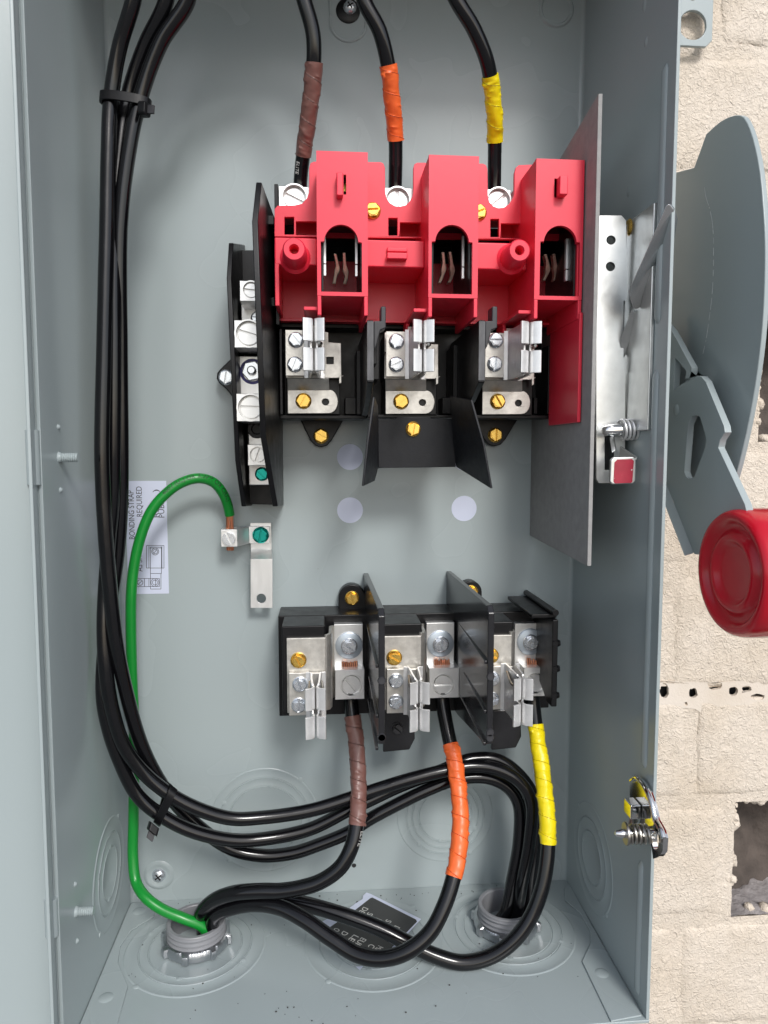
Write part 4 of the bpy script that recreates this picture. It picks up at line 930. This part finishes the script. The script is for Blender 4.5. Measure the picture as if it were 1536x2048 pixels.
# load conductors
endL = lambda dx, dy: [Vector((44+dx, -42+dy, 6)), Vector((44+dx, -42+dy, -25))]
def lugstart(px, py, h): p = P(px, py, h); return [p+Vector((0, 0, 12)), p]
br = lugstart(701, 1396, 32)+Q([(706, 1440, 35), (712, 1480, 39), (716, 1540, 46), (717, 1601, 53), (713, 1650, 58), (703, 1694, 62), (681, 1734, 64), (641, 1763, 64), (600, 1776, 63), (560, 1782, 61), (525, 1782, 59), (470, 1786, 55), (430, 1800, 50), (404, 1824, 45)])+endL(3, 7)
og = lugstart(884, 1396, 32)+Q([(891, 1440, 36), (899, 1480, 41), (909, 1522, 47), (917, 1581, 55), (921, 1641, 63), (917, 1702, 70), (907, 1754, 76), (887, 1815, 82), (859, 1866, 86), (812, 1904, 88), (762, 1917, 86), (713, 1908, 82), (661, 1876, 76), (608, 1839, 69), (560, 1815, 62), (510, 1808, 56), (465, 1815, 51), (432, 1830, 47)])+endL(8, -1)
ye = lugstart(1066, 1393, 32)+Q([(1070, 1440, 35), (1075, 1480, 39), (1083, 1532, 46), (1089, 1581, 52), (1095, 1641, 58), (1095, 1706, 63), (1085, 1771, 67), (1061, 1835, 70), (1024, 1884, 72), (976, 1915, 72), (923, 1925, 71), (875, 1913, 69), (818, 1887, 66), (762, 1858, 62), (681, 1828, 57), (600, 1806, 51), (540, 1796, 46), (480, 1800, 41), (440, 1815, 38)])+endL(6, 3)
for pts, tp_, lab, (t0, t1) in ((br, 'brown', 'black load conductor with brown tape, leaving the left lower lug', (1427, 1651)), (og, 'orange', 'black load conductor with orange tape, leaving the middle lower lug', (1492, 1758)), (ye, 'yellow', 'black load conductor with yellow tape, leaving the right lower lug', (1446, 1685))):
    path = catmull(pts, 2.0); o = cable('load_conductor', lab, path, group=G2)
    i0, i1 = nearest(path, t0, 0, 30), nearest(path, t1, 0, 75)
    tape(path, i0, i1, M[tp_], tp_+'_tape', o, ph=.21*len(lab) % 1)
    if tp_ == 'brown': cable_print(path, nearest(path, 1656, 20, 75), 'ELITE', 2.9, -.75, M['lgrey'], o, 'sheath_print', 3.85)
# green ground wire
gp = [Vector((55, -44, -25)), Vector((53, -45, 0)), Vector((48.5, -45.5, 13))]+Q([(370, 1838, 46), (323, 1818, 44), (291, 1794, 41), (272, 1763, 34), (266, 1715, 30), (267, 1641, 28), (268, 1560, 28), (268, 1450, 28), (264, 1350, 28), (262, 1260, 28), (262.5, 1190, 28), (267, 1140, 27), (280, 1078, 26), (302, 1023, 25), (329, 990, 24), (362, 966, 22), (398, 956.5, 20), (427, 965, 17), (446, 987, 14), (456, 1013, 11), (459.5, 1030, 9.5)])
path = catmull(gp, 2); gw = cable('ground_wire', 'green insulated ground wire curving up to the ground lug', path, 2.75, 'green', cat='wire')
iv = nearest(path, 1002, len(path)//2, len(path)-40)
cable_print(path, nearest(path, 992, len(path)-36, len(path)-15), '600V (UL) OR AWM OR C(UL)', 3.1, -.05, M['ink'], gw, 'sheath_print', 2.75)
b = MB(); p0 = path[-1]
for i in range(19):
    r_ = 0 if i == 0 else (.85 if i < 7 else 1.65); a = TAU*i/6 if i < 7 else TAU*i/12+.2
    pts = []
    for j in range(14):
        t = j/13; aa = a+t*.9; pts.append((p0.x-.1+r_*math.cos(aa), p0.y+.2+r_*math.sin(aa), p0.z+1-t*(20.5+random.random()*.25)))
    b.tube(pts, .47, 7)
b.build('copper_strands', M['copper'], gw, 0)

# ================================================================== CABLE TIES
def tie(label, pts, head, tail, wd, hs=(3, 2.6, 2.2), htan=None):
    r_ = root('cable_tie', label, 'cable tie', head, 'black cable ties')
    loop = catmull(pts+[pts[0]], 1.2); b = MB(); vs_ = []; fs = []
    cen = sum((Vector(p) for p in pts), Vector())/len(pts)
    nrm = Vector(wd).normalized(); hw = Vector(wd).length/2
    for p in loop:
        o_ = (p-cen); o_ = (o_-nrm*o_.dot(nrm)).normalized()
        for s_, t_ in ((-1, 0), (1, 0), (1, 1.1), (-1, 1.1)): vs_.append(p+nrm*hw*s_+o_*t_)
    for i in range(len(loop)-1):
        for k in range(4): a = i*4+k; c = i*4+(k+1) % 4; fs.append([a, c, c+4, a+4])
    b.add(vs_, fs); b.build('strap', M['black'], r_, .2)
    h_ = Vector(head); ax = Vector(tail).normalized(); e = nrm; f_ = ax.cross(e).normalized()
    b = MB(); a_ = [h_+e*x*hs[0]+f_*y*hs[1]-ax*1.8 for x, y in ((-.7, -1), (.7, -1), (1, -.7), (1, .7), (.7, 1), (-.7, 1), (-1, .7), (-1, -.7))]; b.prism(a_, ax*3.8); b.build('head', M['black'], r_, .4)
    b = MB(); a_ = [h_+e*x*hw*.9+f_*y*.6+ax*2.05 for x, y in ((-1, -1), (1, -1), (1, 1), (-1, 1))]; b.prism(a_, ax*3.2); b.build('cut_tail', M['blackworn'], r_, .15)
    b = MB(); a_ = [h_+e*x*.7+f_*y*.9+ax*2.02-f_*hs[1]*.55 for x, y in ((-1, -1), (1, -1), (1, 1), (-1, 1))]; b.prism(a_, ax*.5); b.build('pawl', M['spring'], r_, .1)
R1 = RC+.3
c1, c2, c3 = P(222, 200, 57), P(256, 200, 51), P(280, 200, 57)
up1 = Vector((.12, 0, .99))
ring = [c1+Vector((-R1, 0, .6)), c1+Vector((-R1*.7, -R1*.75, .6)), c1+Vector((.5, -R1, .3)), (c1+c3)/2+Vector((0, -R1-.2, -.6)), c3+Vector((0, -R1, -1.6)), c3+Vector((R1*.75, -R1*.7, -1.9)), c3+Vector((R1, 0, -2)), c3+Vector((R1*.6, R1*.8, -2)), c2+Vector((1, R1, -1)), c2+Vector((-2, R1, -.5)), c1+Vector((-.5, R1+.2, 0)), c1+Vector((-R1*.8, R1*.6, .4))]
tie('black cable tie round the upper left cable bundle', ring, P(288, 219, 63), (.92, -.35, -.12), (.35, 0, 4.1))
d1 = (P(340, 1590, 57)-P(285, 1545, 58)).normalized()
c1, c2, c3 = P(341, 1589, 57), P(322, 1631, 54), P(330, 1582, 47)
n1 = d1
upv = (c1-c2).normalized(); fv = Vector((0, -1, 0)); 
ring = [c1+upv*R1, c1+upv*R1*.7+fv*R1*.7, c1+fv*R1, (c1+c2)/2+fv*(R1+.2), c2+fv*R1, c2-upv*R1*.7+fv*R1*.7, c2-upv*R1, c2-upv*R1*.6-fv*R1*.8, (c2+c3)/2-fv*(R1)+Vector((0, 2, 0)), c3-fv*R1, c3+upv*R1*.8-fv*R1*.6, c3+upv*R1]
tie('black cable tie round the lower left cable bundle', ring, P(306, 1657, 60), (-.25, -.45, -.85), n1*4.2)

# ================================================================== OPERATING MECHANISM on the right wall
me_ = root('operating_bracket', 'galvanised steel operating bracket fixed inside the right wall', 'bracket', P(1225, 968, 74))
HM = 75
oc = lambda x, y, r: circ(x, y, r, 20)
outl = [(1196, 431), (1243, 431), (1252, 441), (1253, 600), (1247, 602), (1247, 742), (1250, 745), (1250, 958), (1244, 966), (1198, 966), (1193, 958), (1193, 436)]
b = MB(); b.ext(outl, HM, HM-2.2, [oc(1222, 480, 9.5), oc(1221, 533, 9.5), rc(1209, 852, 1228, 940)]); b.build('face_plate', M['galv'], me_, 0)
a = P(1194, 431, HM); c = P(1250, 966, HM)
b = MB(); b.box(a.x+.1, a.x+1.6, -HM+2.25, -35, c.z+1, a.z-1); b.build('inner_web', M['galv'], me_, .2)
b = MB(); b.box(c.x-1.6, c.x-.1, -HM+2.25, -50, c.z+1, a.z-3); b.build('outer_web', M['galv'], me_, .2)
za, zc = PX(1280, 432, W-.1).z, PX(1280, 862, W).z
b = MB(); b.box(W-2, W-.1, -98, -64, zc, za); b.build('wall_plate', M['galv'], me_, .4)
b = MB(); b.lathe((W-2, -72, za-3), (-1, 0, 0), [(0, 1.2), (3.2, 1.0), (4.2, 0)], 20); b.build('rivet', M['brass'], me_, 0)
# interlock lever
def hv(y): return 113-(y-405)/335*40
up_p = [(1256, 582), (1331, 411), (1338, 406), (1345, 416), (1350, 436), (1344, 473), (1285, 577), (1278, 612), (1266, 618), (1261, 606)]
b = MB(); b.prism([P(x, y, hv(y)) for x, y in up_p], (2.2, 1.5, 0)); b.build('lever_arm', mat('dark_plated_steel', (.62, .62, .62), .24, metal=.9, var=.12, vscale=120, rvar=.06), me_, .6)
b = MB(); b.prism([P(x, y, 82-(y-618)*.09) for x, y in ((1263, 619), (1277, 634), (1244, 722), (1240, 746), (1241, 676))], (1.6, 1.6, 0)); b.build('lever_link', M['galv'], me_, .3)
# spring plunger
p0, p1 = P(1205, 862, 82), P(1276, 858, 82); d = (p1-p0)
b = MB(); b.tube([p0, p0+d*.03, p0+d*.14, p0+d*.3, p1+d*.3], [1.2, 2.0, 2.6, 3.0, 3.0], 20); b.build('plunger', M['chrome'], me_, .2)
def helix(p0, d, r, turns, wr, u=None):
    d = Vector(d); ax = d.normalized(); u = ax.orthogonal().normalized(); v = ax.cross(u); n = int(turns*18)
    return [p0+d*(i/n)+(u*math.cos(TAU*turns*i/n)+v*math.sin(TAU*turns*i/n))*r for i in range(n+1)]
b = MB(); b.tube(helix(p0+d*.52, d*.5, 4.6, 4.5, .6), .62, 8); b.build('coil_spring', M['spring'], me_, 0)
# bent catch with red end
b = MB(); b.prism([P(1240, 892, 80), P(1273, 914, 92), P(1272, 920, 92), P(1236, 925, 80)], (1.2, 1.2, 0)); b.prism([P(1219, 875, 78), P(1226, 872, 78), P(1231, 900, 84), P(1223, 906, 84)], (1.2, 1.2, 0)); b.build('catch_arm', M['galv'], me_, .3)
b = MB(); b.ext([(1228, 914), (1268, 913), (1273, 918), (1272, 962), (1266, 968), (1225, 969), (1220, 964), (1222, 920)], 92, 90); ct = b.build('catch_plate', M['galv'], me_, .6, seg=3)
b = MB(); b.ext([(1235, 919), (1264, 918), (1268, 922), (1265, 964), (1262, 966), (1230, 967), (1227, 963), (1229, 925)], 92.15, 91.9); b.build('red_face', M['redtag'], ct, .2)

# ================================================================== LATCH on the right wall edge
lt = root('door_latch', 'small chrome draw latch with coil spring on the front edge of the right wall', 'latch', PX(1300, 1716, 258))
XLt = 257.
lp = [(1259, 1572), (1263, 1560), (1271, 1555), (1282, 1562), (1296, 1585), (1305, 1612), (1311, 1640), (1322, 1660), (1327, 1676), (1325, 1703), (1317, 1714), (1306, 1718), (1303, 1694), (1296, 1672), (1286, 1655), (1268, 1648), (1261, 1630)]
pp = [PX(x, y, XLt) for x, y in lp]
hh = [PX(x, y, XLt) for x, y in circ(1311, 1681, 6.5, 18, 19)]
b = MB(); b.prism(pp, (2.2, 0, 0), [hh]); b.build('latch_plate', M['chrome'], lt, 0)
b = MB(); rim = [PX(x, y, XLt-.6) for x, y in lp[1:9]]; b.tube(catmull(rim, 1.5), 1.3, 12); b.build('latch_rim', M['chrome'], lt, 0)
p0 = PX(1300, 1668, XLt-1); b = MB(); b.tube([p0+Vector((2, 0, 0)), p0+Vector((-12, 1.5, 0)), p0+Vector((-12.6, 1.5, 0)), p0+Vector((-15, 1.8, 0)), p0+Vector((-15.2, 1.8, 0))], [2, 2, 1.9, 1.2, .6], 18); b.build('pin', M['chrome'], lt, 0)
b = MB(); b.tube(helix(p0+Vector((-1, 0, 0)), (-8, 1, 0), 3.7, 4.2, .7), .75, 8); b.build('coil_spring', M['wire'], lt, 0)
b = MB(); b.lathe(p0+Vector((-9.8, 1.2, 0)), (-1, .1, 0), [(1.9, 0), (4.8, 0), (5, .6), (4.8, 1.2), (1.9, 1.2)], 28); b.build('pin_washer', M['wire'], lt, .1)
b = MB(); q0 = PX(1268, 1610, XLt-.4); b.box(XLt-5, XLt-.2, q0.y-7, q0.y+1, q0.z-3.4, q0.z+3.4); b.build('keeper', M['chrome'], lt, .5)
for s_ in (-1, 1):
    b = MB(); b.tube(catmull([q0+Vector((-2.2, -3+s_*.8, -3)), q0+Vector((-2.4, -3+s_*1.5, -8)), q0+Vector((-2.6, -3+s_*4.5, -12)), p0+Vector((-4, s_*3.2, 1.5))], 1), .7, 8); b.build('spring_leg', M['wire'], lt, 0)

# ================================================================== HANDLE outside the right wall
hd = root('disconnect_lever', 'grey operating handle with large red knob outside the right wall', 'handle', PX(1460, 1270, 288))
XG = 297.
g = [(1330, 336), (1388, 335), (1412, 268), (1440, 243), (1460, 233), (1474, 230), (1487, 234), (1500, 258), (1511, 296), (1520, 345), (1526, 410), (1530, 480), (1529.5, 560), (1525, 650), (1515, 740), (1500, 830), (1480, 920), (1462, 985), (1452, 1012), (1400, 1010), (1330, 900)]
gp_ = [PX(x, y, XG) for x, y in g]; gp_[0].y = gp_[-1].y = gp_[-2].y = 0
gp_[0].z = gp_[1].z+14
sm = gp_[:2]+catmull(gp_[2:18], 5)+gp_[18:]
b = MB(); b.prism(sm, (2.4, 0, 0)); b.build('guard_plate', M['wallpaint'], hd, .5)
sc_ = MB(); sp_ = [PX(x, y, XG-.06) for x, y in ((1409, 375), (1412, 395), (1420, 420), (1426, 460), (1427, 500), (1426, 560), (1423, 600), (1418, 640), (1412, 680), (1404, 715))]
sp_ = catmull(sp_, .9)
for i in range(0, len(sp_)-2):
    if noise.noise(Vector((i*.37, 2, 1))) > -.12: sc_.tube([sp_[i], sp_[i+1]], .09+.1*abs(noise.noise(Vector((i*.9, 0, 0)))), 5)
sc_o = sc_.build('scratch', M['scratch'], hd, 0); sc_o['kind'] = 'stuff'
XA = 288.
def hp_(c): return PX(1150+c[0]/3.303, 680+c[1]/3.303, XA)
arm = [(560, -160), (640, -60), (705, 60), (770, 180), (768, 205), (745, 280), (728, 262), (732, 205), (690, 150), (660, 120), (650, 330), (690, 300), (750, 262), (800, 236), (835, 241), (862, 272), (985, 570), (990, 610), (957, 662), (946, 710), (1122, 1085), (1160, 1240), (1050, 1400), (900, 1425), (790, 1416), (770, 1392), (610, 965), (540, 780)]
slot = [(770, 503), (800, 498), (824, 508), (858, 620), (866, 660), (858, 710), (790, 895), (774, 915), (752, 917), (732, 900), (722, 870), (735, 700), (746, 560)]
ap = [hp_(q) for q in arm]; sp = [hp_(q) for q in slot]
b = MB(); b.prism(ap, (3.2, 0, 0), [sp]); b.build('lever', M['wallpaint'], hd, .7, seg=3)
c = hp_((670, 462)); b = MB(); b.lathe(c+Vector((-.05, 0, 0)), (-1, 0, 0), [(0, .5), (2.2, .5), (2.9, 0)], 20); b.build('rivet', M['wallpaint'], hd, 0)
# lower flange of the lever, bent towards the viewer's left
e0, e1 = hp_((606, 962)), hp_((784, 1410)); b = MB(); b.prism([e0, e1, e1+Vector((-4.5, 0, -1.2)), e0+Vector((-4.5, 0, -1.2))], (0, 1.0, 1.6)); b.build('lever_flange', M['wallpaint'], hd, .3)
b = MB(); b.lathe((W+T, -30, 300), (1, 0, 0), [(0, 0), (17, 0), (17, 4), (11, 6), (11, 34), (0, 34)], 36); b.build('hub', M['wallpaint'], hd, .4)
# knob: axis along X
XK = 283.5; kc = PX(1456, 1146, XK)
prof = [(0, 3.6), (10.5, 3.6), (12.2, 3.2), (13.4, 1.4), (14.8, .6), (16.4, 1.2), (17.6, 2.6), (18.6, 3.7), (20.0, 3.8), (21.3, 2.6), (22.4, .7), (23.6, .1), (25.2, .4), (26.6, 2.2), (27.3, 5.5), (27.4, 9), (27.4, 30), (26.6, 33.5), (24, 35), (0, 35)]
b = MB(); b.lathe(kc, (1, 0, 0), prof, 80); b.build('knob', M['knob'], hd, 0, smooth=80)

# ================================================================== TORN LABEL on the floor
tl = root('torn_label', 'torn black and white printed label lying on the enclosure floor', 'label', PZ(735, 1850, .6))
zl = 1.5
ou = [(733, 1785), (742, 1788), (842, 1838), (834, 1846), (768, 1920), (692, 1888), (645, 1864), (626, 1852), (668, 1831), (688, 1826), (700, 1815), (712, 1806), (725, 1798), (726, 1791)]
b = MB(); b.prism([PZ(x, y, zl) for x, y in ou], (0, 0, -.15)); pb = b.build('paper', M['paper'], tl, 0)
inn = [(741, 1796), (745, 1795), (832, 1839), (834, 1843), (765, 1914), (694, 1882), (652, 1860), (690, 1833), (700, 1828)]
b = MB(); b.prism([PZ(x, y, zl+.12) for x, y in inn], (0, 0, -.1)); b.build('black_print_field', M['lblack'], tl, 0)
b = MB(); b.prism([PZ(x, y, zl-.2) for x, y in ((712, 1933), (726, 1932), (720, 1940))], (0, 0, -.15)); b.build('paper_corner', M['paper'], tl, 0)
def ltext(t, x0, y0, x1, y1, size=5.0):
    p0, p1 = PZ(x0, y0, zl+.2), PZ(x1, y1, zl+.2); d = (p1-p0); u = Vector((0, 0, 1)).cross(d.normalized())
    flat_text(t, p0, d, u, size, 'printed_word', M['lgrey'], tl, fit=d.length)
for wd, a, c in (('DESC', (728, 1813), (706, 1834)), ('SER', (737, 1824), (722, 1839)), ('PR', (754, 1835), (743, 1846)), ('SEC', (774, 1838), (759, 1853)), ('DIS', (791, 1850), (776, 1864)), ('S', (797, 1865), (791, 1871)),
                 ('ON', (671, 1855), (661, 1864)), ('DE', (688, 1861), (675, 1872)), ('LE', (709, 1868), (696, 1879)), ('EUR', (724, 1874), (706, 1890)), ('CT', (741, 1887), (730, 1898)), ('ME', (757, 1890), (748, 1899))):
    ltext(wd, *a, *c)

# ================================================================== DIRT on the enclosure floor
ds = MB()
for i in range(120):
    x, y = 6+random.random()*248, -4-random.random()*104; r0 = .18+random.random()**3*.5
    if random.random() < .4: y = -2-random.random()*12
    a0 = random.random()*TAU
    ds.prism([(x+r0*(.6+.6*random.random())*math.cos(a0+TAU*k/5), y+r0*(.6+.6*random.random())*math.sin(a0+TAU*k/5), .35) for k in range(5)], (0, 0, .25))
do_ = ds.build('dirt_specks', mat('dark_grit', (.05, .045, .04), .9), None, 0)
do_['kind'] = 'stuff'; do_['label'] = 'scattered dark grit specks on the enclosure floor'; do_['category'] = 'dirt'
